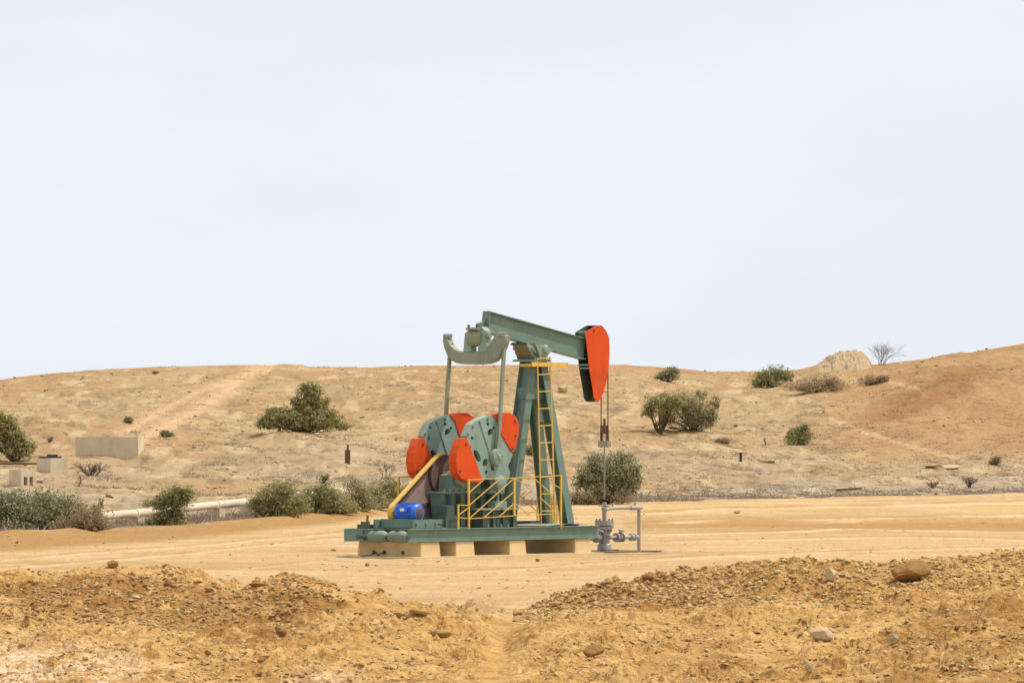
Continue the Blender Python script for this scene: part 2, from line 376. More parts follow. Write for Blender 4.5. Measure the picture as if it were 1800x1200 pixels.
# ------------------------------------------------------------------ the ground: one sheet
def seg_dist(px, py, pts):
    best = np.full(px.shape, 1e9)
    for (x0, y0), (x1, y1) in zip(pts[:-1], pts[1:]):
        dx, dy = x1 - x0, y1 - y0; t = np.clip(((px - x0) * dx + (py - y0) * dy) / (dx * dx + dy * dy), 0, 1)
        best = np.minimum(best, np.hypot(px - x0 - t * dx, (py - y0 - t * dy)))
    return best
def build_ground():
    rows = np.concatenate([np.array([-400, -120, -30, 5, 15, 24, 32, 38, 42, 45]), np.arange(46.5, 82, .05), np.arange(82, 135, .22), np.arange(135, 250, .4), np.arange(250, 396, .33),
                           np.array([398, 401, 405, 410, 420, 440, 480, 560, 700, 1000, 1600, 3000])])
    cs = np.concatenate([np.array([-6, -3, -1.5, -.8, -.5, -.35, -.26, -.2, -.16, -.14, -.125]), np.linspace(-.115, .115, 780), np.array([.125, .14, .16, .2, .26, .35, .5, .8, 1.5, 3, 6])])
    Sg, D = np.meshgrid(cs, rows)
    X = Sg * np.maximum(D, 45); Y = D
    Z = ground_z(X, Y)
    dd = np.maximum(Y, 1); px = np.clip(900 + F * X / dd, -800, 2600); py = YH - F * (Z - H) / dd
    de = edge_d(px); t = (Y - de) / (DC - de)
    def col(c): return np.array(c)[None, None, :]
    def lerp(a, b, f): return a + (b - a) * f[..., None]
    hill = lerp(col((.42, .285, .155)), col((.46, .335, .20)), sstep(-.5, .5, fbm(X / 14, Y / 22, 4, 71)))
    hill = lerp(hill, col((.37, .275, .165)), sstep(.1, .7, fbm(X / 7, Y / 10, 4, 72)) * .7)
    low = (1 - sstep(.12, .42, t)) * sstep(-.02, .02, t)
    hill = lerp(hill, col((.41, .345, .275)), low * .8 * sstep(-.7, .3, fbm(X / 9, Y / 14, 3, 78)))
    hill = lerp(hill, col((.25, .185, .12)), sstep(.2, .6, fbm(X / 1.4, Y / 5, 5, 73, .65)) * .75 * (1 - .6 * sstep(.5, .9, t)))
    hill = lerp(hill, col((.62, .50, .33)), sstep(.2, .65, fbm(X / 1.7, Y / 6, 5, 74, .65)) * .55)
    # the reddish brow and the brown flank of the spur
    hill = lerp(hill, col((.44, .255, .125)), sstep(.86, .97, t) * .6)
    rx = (px - 1640) * .91 - (py - 692) * .41; ry = (px - 1640) * .41 + (py - 692) * .91
    fl = np.exp(-((rx / 150) ** 4)) * np.exp(-((ry / 30) ** 4)) * sstep(-.5, .2, fbm(X / 5, Y / 12, 4, 75) + .25)
    hill = lerp(hill, col((.33, .175, .075)), fl * .9)
    rz_ = sstep(1380, 1560, px) * .7 * (1 - low)
    hill = lerp(hill, lerp(col((.44, .27, .13)), col((.38, .22, .10)), sstep(-.2, .5, fbm(X / 5, Y / 8, 4, 79))), rz_ * (1 - fl))
    # vehicle tracks and footpaths worn into the slope
    for pts, wd, a in (([(250, 770), (320, 735), (380, 700), (430, 660), (470, 642)], 11, .95), ([(205, 770), (260, 735), (345, 690), (400, 668)], 6, .8), ([(1458, 735), (1500, 752), (1580, 778), (1690, 808)], 3.2, .7),
                       ([(1556, 655), (1566, 672), (1615, 682)], 3, .7), ([(360, 700), (345, 720), (340, 745)], 3, .5), ([(1080, 735), (1120, 715), (1180, 680)], 6, .4), ([(560, 700), (700, 760), (900, 775)], 7, .25)):
        hill = lerp(hill, col((.62, .44, .27)), np.exp(-(seg_dist(px, py, pts) / wd) ** 2) * a * (t > 0))
    pad = lerp(col((.60, .43, .225)), col((.66, .495, .28)), sstep(-.5, .5, fbm(X / 9, Y / 3.2, 4, 81)))
    pad = lerp(pad, col((.50, .325, .15)), sstep(.05, .6, fbm(X / 16, Y / 5, 4, 82)) * .55)
    st = fbm(X / 5.5, Y / .5, 3, 83); pad = lerp(pad, col((.70, .54, .33)), sstep(.3, .8, st) * .5); pad = lerp(pad, col((.47, .31, .15)), sstep(.25, .8, -st) * .4)
    flatpy = YH + F * H / dd
    band = np.exp(-((flatpy - np.interp(px, [900, 1100, 1800], [915, 922, 925])) / 13) ** 2) * sstep(1060, 1150, px)
    pad = lerp(pad, col((.46, .275, .10)), band * .85)
    lft = sstep(0, 12, np.interp(px, [0, 300, 600, 700], [975, 955, 925, 905]) - flatpy) * (px < 720)
    pad = lerp(pad, col((.44, .27, .105)), lft * .95)
    pad = lerp(pad, col((.66, .46, .22)), np.exp(-((flatpy - 893) / 6) ** 2) * sstep(1000, 1200, px) * .7)
    for pts, a in (([(1100, 903), (1400, 893), (1800, 884)], .6), ([(1080, 925), (1300, 912), (1500, 915), (1800, 905)], .5), ([(1150, 940), (1500, 931), (1800, 934)], .6), ([(1200, 950), (1600, 945), (1800, 950)], .5),
                   ([(0, 1000), (300, 975), (600, 945)], .5), ([(0, 985), (300, 962), (600, 936)], .5), ([(700, 1010), (900, 1003), (1400, 968)], .4), ([(1150, 985), (1500, 968), (1800, 962)], .5), ([(400, 1002), (560, 985), (620, 990)], .3)):
        dy_ = flatpy + 2.5 * fbm(X / 5, Y / 30, 2, 87) - np.interp(px, [p[0] for p in pts], [p[1] for p in pts]); inx = sstep(pts[0][0] - 30, pts[0][0] + 30, px) * (1 - sstep(pts[-1][0] - 10, pts[-1][0] + 30, px))
        pad = lerp(pad, col((.74, .58, .36)), np.exp(-(dy_ / 1.6) ** 2) * min(1, a * 1.5) * inx); pad = lerp(pad, col((.44, .29, .14)), np.exp(-((dy_ + 3.2) / 1.3) ** 2) * a * inx)
    near = lerp(col((.52, .345, .155)), col((.60, .42, .215)), sstep(-.5, .5, fbm(X / 2.2, Y / 2.6, 4, 91)))
    near = lerp(near, col((.42, .245, .095)), sstep(0, .6, fbm(X / 1.1, Y / 1.3, 4, 92)) * .5)
    wh = np.exp(-(((px - 60) / 170) ** 2 + ((py - 1175) / 42) ** 2)) * sstep(-.5, .1, fbm(X / .8, Y / .8, 4, 93))
    wh2 = np.exp(-(((px - 560) / 60) ** 2 + ((py - 1195) / 18) ** 2)) * .7
    near = lerp(near, col((.74, .64, .58)), np.clip(wh * 1.3 + wh2, 0, 1) * .85)
    # moist freshly dug earth, with shade of camera-facing mound faces painted into its colour
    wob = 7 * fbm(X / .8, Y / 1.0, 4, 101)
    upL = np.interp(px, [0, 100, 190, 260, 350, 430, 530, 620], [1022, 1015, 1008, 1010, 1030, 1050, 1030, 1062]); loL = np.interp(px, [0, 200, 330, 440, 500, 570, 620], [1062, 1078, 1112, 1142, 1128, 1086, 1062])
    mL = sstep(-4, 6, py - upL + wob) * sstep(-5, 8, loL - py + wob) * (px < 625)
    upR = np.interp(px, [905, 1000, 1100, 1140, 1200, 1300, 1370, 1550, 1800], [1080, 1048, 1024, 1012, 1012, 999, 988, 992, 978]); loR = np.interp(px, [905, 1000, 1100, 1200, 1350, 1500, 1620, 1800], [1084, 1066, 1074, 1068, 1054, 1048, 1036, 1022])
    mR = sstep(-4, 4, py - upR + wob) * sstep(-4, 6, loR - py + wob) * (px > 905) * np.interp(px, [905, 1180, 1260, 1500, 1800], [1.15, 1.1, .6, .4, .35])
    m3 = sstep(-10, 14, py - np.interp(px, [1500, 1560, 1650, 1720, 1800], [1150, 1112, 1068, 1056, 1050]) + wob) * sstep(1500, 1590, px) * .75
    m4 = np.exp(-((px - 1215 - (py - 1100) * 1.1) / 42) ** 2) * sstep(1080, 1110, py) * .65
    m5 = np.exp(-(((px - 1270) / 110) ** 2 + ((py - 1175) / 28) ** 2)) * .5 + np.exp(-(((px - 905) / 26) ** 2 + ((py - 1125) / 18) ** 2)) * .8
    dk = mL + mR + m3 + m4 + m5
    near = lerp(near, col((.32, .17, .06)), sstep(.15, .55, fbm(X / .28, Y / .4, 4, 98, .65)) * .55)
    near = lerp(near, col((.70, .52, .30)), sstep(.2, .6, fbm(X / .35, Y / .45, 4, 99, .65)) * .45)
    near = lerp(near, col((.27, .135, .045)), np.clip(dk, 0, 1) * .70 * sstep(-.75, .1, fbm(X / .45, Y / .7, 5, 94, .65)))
    pad = pad * np.array([.9, .84, .76]); hill = hill * np.array([.93, .88, .775]); near = near * np.array([1.0, .89, .655])
    oil = np.exp(-(((px - 1120) / 70) ** 2 + ((flatpy - 970) / 5) ** 2)); pad = lerp(pad, col((.20, .13, .07)), oil * .6 * sstep(-.3, .3, fbm(X / .5, Y / .9, 3, 88)))
    g = lerp(pad, hill, sstep(-.03, .015, t + .012 * fbm(X / 3, Y / 3, 3, 95)))
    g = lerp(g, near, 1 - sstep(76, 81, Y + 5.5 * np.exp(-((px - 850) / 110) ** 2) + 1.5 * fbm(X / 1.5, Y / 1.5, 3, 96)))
    V = np.stack([X, Y, Z], -1).reshape(-1, 3)
    r, c = X.shape; idx = np.arange(r * c).reshape(r, c)
    Fc = np.stack([idx[:-1, :-1], idx[:-1, 1:], idx[1:, 1:], idx[1:, :-1]], -1).reshape(-1, 4)
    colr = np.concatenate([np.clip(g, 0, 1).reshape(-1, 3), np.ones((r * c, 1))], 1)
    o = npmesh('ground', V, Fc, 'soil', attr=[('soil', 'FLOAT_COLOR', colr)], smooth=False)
    return tag(o, kind='structure')
build_ground()

# ------------------------------------------------------------------ rocks
def ico():
    import bmesh
    bm = bmesh.new(); bmesh.ops.create_icosphere(bm, subdivisions=1, radius=1)
    v = np.array([x.co[:] for x in bm.verts]); f = np.array([[q.index for q in p.verts] for p in bm.faces])
    bm.free(); bm = bmesh.new(); bmesh.ops.create_icosphere(bm, subdivisions=3, radius=1)
    v2 = np.array([x.co[:] for x in bm.verts]); f2 = np.array([[q.index for q in p.verts] for p in bm.faces]); bm.free()
    return v, f, v2, f2
IV, IF, JV, JF = ico()
def chip(v, cuts, r):
    """knock flat facets off a ball so that it reads as broken stone"""
    v = v.copy()
    for _ in range(cuts):
        n = r.normal(size=3); n /= np.linalg.norm(n); h = r.uniform(.5, .85)
        d = v @ n; k = d > h; v[k] -= np.outer(d[k] - h, n)
    return v
def rock(px, py, wpx, hpx, mat, label, name='rock', cat='rock', group=None, seed=0, ry=0, depth=.8, sink=.15):
    p = hit(px, py); k = p.y / F; r = np.random.default_rng(seed + int(px))
    v = chip(JV, 12, r); v = v * (1 + .08 * r.normal(size=(len(v), 1)) * .3)
    v = v * np.array([wpx * k / 2 * 1.15, wpx * k / 2 * depth, hpx * k / 2 * 1.2])
    R = np.array(Matrix.Rotation(ry, 3, 'Y')); v = v @ R.T
    v[:, 2] += hpx * k / 2 * (1 - sink)
    o = npmesh(name, v, JF, mat); o.location = p; return tag(o, label, cat, group)
def scatter(name, label, cat, n, gen, mat, seed=1):
    r = np.random.default_rng(seed); P, S_ = gen(r, n); n = len(P)
    vs = np.empty((n, len(IV), 3)); 
    shapes = [chip(IV, 5, r) * (1 + .12 * r.normal(size=(len(IV), 1))) for _ in range(24)]
    a = r.uniform(0, 2 * PI, n); ti = r.normal(0, .35, n); which = r.integers(0, 24, n)
    fl = np.stack([r.uniform(.8, 1.4, n), r.uniform(.7, 1.1, n), r.uniform(.3, .75, n)], 1) * S_[:, None]
    for k in range(24):
        m = which == k; vs[m] = shapes[k][None] * fl[m][:, None, :]
    x, z = vs[..., 0].copy(), vs[..., 2].copy(); c, s = np.cos(ti)[:, None], np.sin(ti)[:, None]
    vs[..., 0] = x * c - z * s; vs[..., 2] = x * s + z * c
    x, y = vs[..., 0].copy(), vs[..., 1].copy(); c, s = np.cos(a)[:, None], np.sin(a)[:, None]
    vs[..., 0] = x * c - y * s; vs[..., 1] = x * s + y * c
    vs += P[:, None, :]; vs[..., 2] += S_[:, None] * .2
    Fc = (IF[None] + (np.arange(n) * len(IV))[:, None, None]).reshape(-1, 3)
    o = npmesh(name, vs.reshape(-1, 3), Fc, mat); return tag(o, label, cat, kind='stuff')
def near_gen(lo, hi, smin, smax, clump):
    def g(r, n):
        d = lo + (hi - lo) * r.random(n * 3) ** 1.0; s = r.uniform(-.115, .115, n * 3); x = s * d
        m = fbm(x / 1.3, d / 1.5, 3, clump) + r.normal(0, .3, n * 3) - 1.2 * np.exp(-((900 + F * s - 885) / 45) ** 2)
        k = np.argsort(-m)[:n]; x, d = x[k], d[k]
        S_ = smin * (smax / smin) ** (r.random(n) ** 3.2)
        return np.stack([x, d, ground_z(x, d)], 1), S_
    return g
scatter('gravel', 'tan clods and stones strewn over the dug mounds', 'rubble', 26000, near_gen(47, 78, .008, .05, 201), 'clod', 1)
scatter('gravel', 'brown crumbly clods on the freshly dug mounds', 'rubble', 18000, near_gen(50, 78, .008, .055, 205), 'clod_dark', 2)
scatter('gravel', 'pale stone chips scattered over the dug mounds', 'rubble', 1800, near_gen(47, 78, .010, .045, 209), 'rock_pale', 3)
def band_gen(d0, d1, p0, p1):
    def g(r, n):
        px = r.uniform(p0, p1, n); d = r.uniform(d0, d1, n); x = (px - 900) / F * d
        return np.stack([x, d, ground_z(x, d)], 1), .014 * (4.5 ** (r.random(n) ** 2))
    return g
scatter('gravel', 'brown clods packed on the face of the right bank', 'rubble', 9000, band_gen(72.6, 77.2, 905, 1900), 'clod', 11)
scatter('gravel', 'dark clods on the left end of the right bank', 'rubble', 3500, band_gen(72.6, 77, 905, 1280), 'clod_dark', 12)
scatter('gravel', 'dark clods on the hollow face of the left mound', 'rubble', 3800, band_gen(66.8, 71.6, -60, 600), 'clod_dark', 13)
def pad_gen(r, n):
    py = r.uniform(900, 1050, n); d = F * H / (py - YH); x = r.uniform(-.115, .115, n) * d
    k = d < edge_d(900 + F * x / d) + 1; x, d = x[k], d[k]
    return np.stack([x, d, ground_z(x, d)], 1), .012 * (5 ** (r.random(len(x)) ** 3))
scatter('pebbles', 'small stones lying on the flat sandy pad', 'pebbles', 1500, pad_gen, 'clod', 4)
def hill_gen(r, n):
    n = n; px = r.uniform(-40, 1840, n * 2); t = r.random(n * 2) ** .8; d = edge_d(px) + t * (DC - edge_d(px)); x = (px - 900) / F * d
    m = fbm(x / 5, d / 12, 4, 77) + r.normal(0, .12, n * 2); k = np.argsort(-m)[:n]; x, d = x[k], d[k]
    return np.stack([x, d, ground_z(x, d)], 1), .03 * (6 ** (r.random(n) ** 4))
scatter('hill_stones', 'pale stones scattered over the dry hillside', 'stones', 4200, hill_gen, 'rock_pale', 5)
scatter('hill_stones', 'brown stones scattered over the dry hillside', 'stones', 2200, hill_gen, 'stone_grey', 6)

ROCKS = [
 (1598, 1022, 84, 38, 'rock_brown', 'largest brown boulder resting on the right mound crest', -.18),
 (1460, 1022, 24, 24, 'rock_pale', 'pale squat block on the right mound left of the largest boulder', .1),
 (1445, 1126, 42, 24, 'rock_pale', 'large pale flat-topped stone low on the right foreground', .12),
 (1572, 1130, 15, 19, 'rock_pale', 'small pale stone standing upright in the right foreground', 0),
 (1043, 1156, 40, 22, 'rock_brown', 'dark brown rounded clod in the middle foreground', 0),
 (200, 999, 26, 13, 'rock_brown', 'rounded stone on the crest of the left mound', 0),
 (740, 1086, 38, 11, 'rock', 'long flat slab of stone in the dip right of the left mound', .12),
 (775, 1121, 44, 13, 'rock', 'broad flaky slab below the dip in the mounds', -.05),
 (452, 1033, 30, 11, 'rock_brown', 'flat stone between the two left mound crests', .15),
 (495, 1118, 24, 15, 'rock_brown', 'angular clod at the dark foot of the left mound', .3),
 (365, 1153, 14, 10, 'rock_brown', 'small dark round clod below the left mound', 0),
 (461, 1162, 16, 10, 'rock_brown', 'small dark clod right of another below the left mound', 0),
 (698, 1084, 24, 9, 'rock', 'low stone left of the long flat slab', 0),
 (240, 1056, 20, 12, 'rock_pale', 'pale angular stone on the face of the left mound', .2),
 (1212, 1127, 14, 7, 'rock_pale', 'tiny pale chip right of the dark brown clod', 0),
 (1140, 1022, 22, 14, 'rock_brown', 'dark clod at the left peak of the right mound', 0),
 (910, 1084, 18, 10, 'rock_brown', 'dark clod at the low left tip of the right mound', 0),
 (1424, 1180, 16, 17, 'rock_pale', 'pale upright chip near the lower edge below the flat-topped stone', 0),
 (945, 987, 10, 7, 'rock_brown', 'small stone on the flat pad in front of the concrete blocks', 0),
 (645, 995, 9, 6, 'rock_brown', 'small dark stone on the pad in front of the rear skid end', 0),
 (586, 968, 9, 4, 'rock_brown', 'small dark stone on the pad left of the pumpjack', 0),
 (1296, 902, 12, 5, 'rock_brown', 'small dark stone on the far edge of the pad', 0),
 (990, 690, 19, 13, 'rock_pale', 'smooth pale boulder on the hillside between ladder and horse head', 0),
]
for i, (px, py, wp, hp, mt, lb, ry) in enumerate(ROCKS): rock(px, py, wp, hp, mt, lb, seed=i * 31, ry=ry)

# outcrop on the skyline
def outcrop():
    pr = tab([(1405, -5), (1425, 0), (1446, 8), (1458, 17), (1468, 24), (1478, 27), (1505, 27.5), (1516, 23), (1525, 15), (1530, 6), (1534, -6)])
    pxs = np.linspace(1404, 1535, 150); ds = np.linspace(366, 388, 60); PX, DD = np.meshgrid(pxs, ds); X = (PX - 900) / F * DD
    sh = np.clip(1 - np.abs((DD - 378) / 10.5) ** 2.4, -.15, 1); hgt = pr(PX + 5 * vnoise(DD / 3, PX / 20, 4)) * 378 / F
    Z = ground_z(X, DD, False) - .12 + hgt * sh + (ridged(X / .7, DD / 1.2, 4, 61) - 1.2) * .26 * np.clip(hgt * 1.5, 0, 1) + fbm(X / 1.6, DD / 2, 3, 66) * .12 * (hgt > .1)
    Z = np.where(hgt <= 0, Z - .6, Z)
    o_ = np.array([X[30, 75], 378., Z[30].min()]); V = np.stack([X, DD, Z], -1).reshape(-1, 3) - o_
    idx = np.arange(60 * 150).reshape(60, 150); Fc = np.stack([idx[:-1, :-1], idx[:-1, 1:], idx[1:, 1:], idx[1:, :-1]], -1).reshape(-1, 4)
    o = npmesh('rock_outcrop', V, Fc, 'outcrop', smooth=True); o.location = o_
    tag(o, 'rounded sandstone outcrop on the skyline beside the bare shrub', 'rock')
M['outcrop'] = rock_mat('sandstone', (.44, .32, .19))
outcrop()

# ------------------------------------------------------------------ plants
def leaves(centres, sig, n, size, r, zmin=None, flat=1.0):
    """n small leaf blades gathered round cluster centres"""
    c = centres[r.integers(0, len(centres), n)]
    p = c + r.normal(size=(n, 3)) * sig * np.array([1, 1, .8])
    if zmin is not None: p = p[p[:, 2] > zmin]; n = len(p)
    a = r.normal(size=(n, 3)); a /= np.linalg.norm(a, axis=1)[:, None]; b = np.cross(a, r.normal(size=(n, 3))); b /= np.linalg.norm(b, axis=1)[:, None]
    s = size * r.uniform(.6, 1.4, n)[:, None]
    g = sig * 1.6; keep = vnoise(p[:, 0] / g + 7 * p[:, 1], p[:, 2] / g + 3.3, 12) * .5 + vnoise(p[:, 0] / g, p[:, 2] / g + p[:, 1] / g, 13) > -.16 - .1 * r.random(n)
    p, a, b, s = p[keep], a[keep], b[keep], s[keep]; n = len(p)
    V = np.stack([p - a * s, p + b * s * .42, p + a * s, p - b * s * .42], 1).reshape(-1, 3)
    Fc = np.arange(n * 4).reshape(-1, 4); return V, Fc, n
def limb(mb_v, mb_f, p, q, r0, r1, n=5):
    pass
def twigs(base, tips, r0, r, segs=3, wob=.12):
    """tapered branches from the base to the given tips, as one mesh builder"""
    m = MB()
    for t in tips:
        pts = [Vector(base)]; d = Vector(t) - Vector(base); L = d.length
        for k in range(1, segs + 1):
            pts.append(Vector(base) + d * (k / segs) + Vector(r.normal(0, wob * L / segs, 3)) * (k < segs) * 1.0)
        m.tube(pts, r0, 5, r0 * .25, cap=False)
    return m
def bush(px, py, lobes, mat, label, name='bush', cat='bush', n=2600, leaf=.05, group=None, seed=0, stems=7, dist=None, r0=.03, sig=.17, ncl=26, fill=.45, floor=0.02):
    """lobes: ellipses of the photo's outline (cx, cy, rx, ry) given true size at the plant's distance"""
    p = hit(px, py)
    if dist: p = Vector(((px - 900) / F * dist, dist, gz((px - 900) / F * dist, dist)))
    k = p.y / F; r = np.random.default_rng(seed + 100)
    zoff = (H - (py - YH) * k) - p.z
    root = thing(name, label, cat, p, 0, group)
    L = []; area = []
    for cx, cy, rx, ry in lobes:
        rx *= 1.1 if group is None else 1.2; ry *= 1.06; cx += r.uniform(-.06, .06) * rx
        c = np.array([(cx - px) * k, r.uniform(-.3, .3) * rx * k, (py - cy) * k + zoff]); R = np.array([rx * k, .85 * rx * k, ry * k]); L.append((c, R)); area.append(rx * ry)
    n = int(n * 1.6); leaf = leaf * .82
    area = np.array(area, float) / sum(area); allV = []; allF = []; tint = []; off = 0; tips = []
    for (c, R), a in zip(L, area):
        m = max(6, int(ncl * len(L) * a) + 4)
        dirs = r.normal(size=(m, 3)); dirs /= np.linalg.norm(dirs, axis=1)[:, None]
        cen = c + dirs * R * r.uniform(.5, 1.02, (m, 1)) * .93
        cen = cen[cen[:, 2] > floor]
        if len(cen) == 0: cen = c[None]
        for q in cen[:max(2, int(stems * a * 2))]: tips.append(q)
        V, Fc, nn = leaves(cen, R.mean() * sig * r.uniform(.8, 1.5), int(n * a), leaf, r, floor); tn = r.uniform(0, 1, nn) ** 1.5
        allV.append(V); allF.append(Fc + off); off += len(V); tint.append(np.repeat(tn, 4))
        inner = c + dirs * R * r.uniform(.1, .6, (m, 1)); inner = inner[inner[:, 2] > floor]
        if len(inner):
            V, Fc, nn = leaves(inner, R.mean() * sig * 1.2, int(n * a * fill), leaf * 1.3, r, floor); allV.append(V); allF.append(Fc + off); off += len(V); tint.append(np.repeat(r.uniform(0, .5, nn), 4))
        # stray sprigs beyond the outline
        ds = r.normal(size=(m, 3)); ds /= np.linalg.norm(ds, axis=1)[:, None]; sp = c + ds * R * r.uniform(.98, 1.16, (m, 1)); sp = sp[sp[:, 2] > floor + .05]
        if len(sp):
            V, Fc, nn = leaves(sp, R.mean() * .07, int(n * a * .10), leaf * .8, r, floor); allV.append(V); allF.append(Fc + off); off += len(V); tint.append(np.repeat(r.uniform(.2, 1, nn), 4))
    if mat != 'none':
        npmesh('crown' if cat == 'tree' else 'foliage', np.concatenate(allV), np.concatenate(allF), mat, root, attr=[('tint', 'FLOAT', np.concatenate(tint))])
    twigs((0, 0, -.08), tips, r0, r).build('trunk' if cat == 'tree' else 'branches', 'bark', root)
    return root
def bare(px, py, wpx, hpx, label, name='dry_shrub', cat='shrub', group=None, seed=0, thick=1.0, lean=0, n0=7, depth=4, dist=None, mat='twig'):
    p = hit(px, py)
    if dist: p = Vector(((px - 900) / F * dist, dist, gz((px - 900) / F * dist, dist)))
    k = p.y / F; r = random.Random(seed + 3); W = wpx * k / 2; Hh = hpx * k; m = MB()
    def grow(q, d, L, rad, lv):
        e = q + d * L; m.tube([q, (q + e) / 2 + Vector([r.gauss(0, L * .07) for _ in range(3)]), e], rad, 4, rad * .6, cap=False)
        if lv <= 0: return
        for _ in range(r.choice((2, 3, 3))):
            nd = (d + Vector((r.gauss(0, .55), r.gauss(0, .55), r.gauss(.08, .35)))).normalized(); grow(e if r.random() < .7 else (q + e) / 2, nd, L * r.uniform(.6, .85), rad * .62, lv - 1)
    for i in range(n0):
        a = r.uniform(-1, 1); d = Vector((a * W / Hh * 1.1 + lean, r.uniform(-.6, .6), 1)).normalized(); grow(Vector((r.gauss(0, W * .12), r.gauss(0, W * .1), -.03)), d, math.hypot(W * abs(a), Hh) * .36, .012 * thick * p.y / 150, depth - 1)
    root = m.build(name, mat); root.location = p
    return tag(root, label, cat, group)

G1 = 'leafy bushes along the far edge of the pad'
bush(28, 812, [(14, 752, 24, 28), (-14, 756, 26, 30), (40, 782, 21, 24), (22, 790, 18, 16), (5, 735, 16, 12)], 'leaf', 'round olive tree cut by the left frame edge above the concrete boxes', 'small_tree', 'tree', 6500, .07, seed=1, r0=.09)
bush(85, 940, [(40, 902, 62, 36), (-20, 905, 42, 36), (100, 898, 42, 36), (70, 884, 42, 22), (25, 880, 32, 18), (-10, 885, 30, 20), (125, 895, 22, 24), (165, 912, 20, 25), (172, 893, 9, 18), (130, 922, 30, 18)], 'leaf_dark', 'large dark leafy bush at the lower left beside the pipeline start', n=11000, leaf=.045, group=G1, seed=2, dist=142)
bush(148, 938, [(150, 915, 38, 24), (120, 925, 26, 16), (178, 925, 18, 14)], 'leaf_dry', 'yellowing dry bush in front of the large dark bush by the pipeline', n=2600, leaf=.04, group=G1, seed=3, dist=140.5, sig=.22)
bush(300, 928, [(300, 875, 34, 20), (320, 868, 24, 18), (275, 885, 22, 12), (285, 914, 30, 16), (262, 922, 16, 9), (312, 905, 20, 16)], 'leaf_green', 'bright green bush straddling the pale pipeline', n=4600, leaf=.045, group=G1, seed=4, dist=152)
bush(475, 912, [(470, 878, 32, 32), (495, 862, 28, 20), (520, 896, 24, 16), (448, 888, 14, 22), (510, 888, 28, 24)], 'leaf', 'olive bush where the pipeline disappears', n=5600, leaf=.045, group=G1, seed=5, dist=165)
bush(545, 910, [(540, 878, 28, 34), (565, 868, 24, 28), (572, 842, 8, 12), (590, 890, 26, 22), (575, 880, 22, 26)], 'leaf_green', 'tall-topped green bush second from the pipeline end', n=5000, leaf=.045, group=G1, seed=6, dist=169)
bush(630, 906, [(622, 852, 22, 16), (622, 880, 32, 24), (600, 888, 22, 18), (650, 888, 26, 18), (640, 865, 14, 12)], 'leaf_grey', 'greyish thin bush left of the pumpjack motor', n=3200, leaf=.04, group=G1, seed=7, dist=174)
bush(585, 912, [(590, 884, 24, 20), (570, 892, 20, 18), (610, 896, 20, 14), (583, 868, 12, 12)], 'leaf', 'low olive bush between the tall-topped green bush and the greyish one', n=3000, leaf=.045, group=G1, seed=31, dist=172)
bush(652, 905, [(655, 870, 18, 18), (645, 886, 20, 18), (665, 888, 20, 16)], 'leaf_green', 'green bush filling the gap left of the blue motor', n=3000, leaf=.045, group=G1, seed=32, dist=177)
bush(685, 902, [(680, 862, 26, 24), (700, 868, 24, 26), (668, 882, 22, 22), (715, 880, 20, 22)], 'leaf', 'olive bush rising directly behind the blue motor', n=4600, leaf=.045, group=G1, seed=8, dist=180)
bush(1065, 886, [(1065, 832, 36, 32), (1035, 838, 28, 28), (1095, 835, 28, 34), (1050, 812, 24, 16), (1092, 806, 20, 15), (1110, 855, 20, 22), (1062, 860, 32, 22), (1020, 848, 16, 14), (1118, 828, 10, 16)], 'leaf_dark', 'big dark leafy bush behind the polished rod', n=11000, leaf=.05, group=G1, seed=9)
bush(535, 758, [(505, 737, 40, 20), (545, 735, 46, 22), (582, 740, 24, 16), (546, 688, 23, 16), (530, 708, 20, 16), (468, 743, 22, 13), (486, 724, 18, 12), (606, 750, 17, 5), (562, 710, 22, 17)], 'leaf', 'wide peaked olive thicket alone on the left hillside', 'bush', 'bush', 14000, .07, seed=10, stems=16)
bush(1160, 762, [(1150, 710, 22, 20), (1175, 702, 18, 13), (1138, 722, 12, 14), (1170, 722, 18, 17), (1190, 712, 14, 12)], 'leaf', 'small open-crowned tree with bare forked trunks on the right hillside', 'small_tree', 'tree', 4200, .06, seed=11, stems=8, r0=.05, fill=.3)
bush(1218, 758, [(1205, 715, 26, 26), (1225, 722, 26, 30), (1232, 694, 14, 10), (1192, 702, 24, 16), (1240, 735, 24, 20), (1178, 736, 20, 17), (1256, 708, 10, 15), (1165, 745, 12, 9), (1215, 742, 32, 17), (1252, 730, 12, 22)], 'leaf_grey', 'rounded grey-green tree joined to the open-crowned tree', 'small_tree', 'tree', 7500, .06, seed=12, stems=8, r0=.05)
bush(1175, 671, [(1176, 658, 20, 11), (1182, 652, 10, 8), (1162, 664, 12, 7)], 'leaf_dark', 'small dark bush near the crest right of the horse head', n=2200, leaf=.07, seed=13)
bush(1352, 682, [(1346, 669, 26, 14), (1364, 656, 22, 13), (1340, 660, 14, 10), (1382, 662, 14, 12), (1330, 674, 12, 8)], 'leaf_green', 'green bush breaking the skyline left of the outcrop', n=4600, leaf=.07, seed=14)
bush(1405, 782, [(1396, 766, 15, 16), (1414, 764, 14, 17), (1405, 772, 23, 11), (1412, 752, 8, 7)], 'leaf_green', 'compact round green bush low on the right hillside', n=3000, leaf=.06, seed=15)
bush(932, 800, [(930, 790, 15, 9), (945, 786, 10, 10), (918, 794, 10, 6)], 'leaf_grey', 'faint grey bush seen between the samson post legs', n=1500, leaf=.06, seed=16)
bush(1430, 688, [(1440, 678, 40, 7), (1405, 682, 26, 5), (1462, 675, 20, 7)], 'leaf_dry', 'long brown dry thicket under the skyline outcrop', n=2600, leaf=.07, seed=17, sig=.3)
bush(1535, 676, [(1528, 670, 20, 5), (1550, 667, 14, 5)], 'leaf_dry', 'dry brown bush below the bare skyline shrub', n=1200, leaf=.07, seed=18, sig=.3)
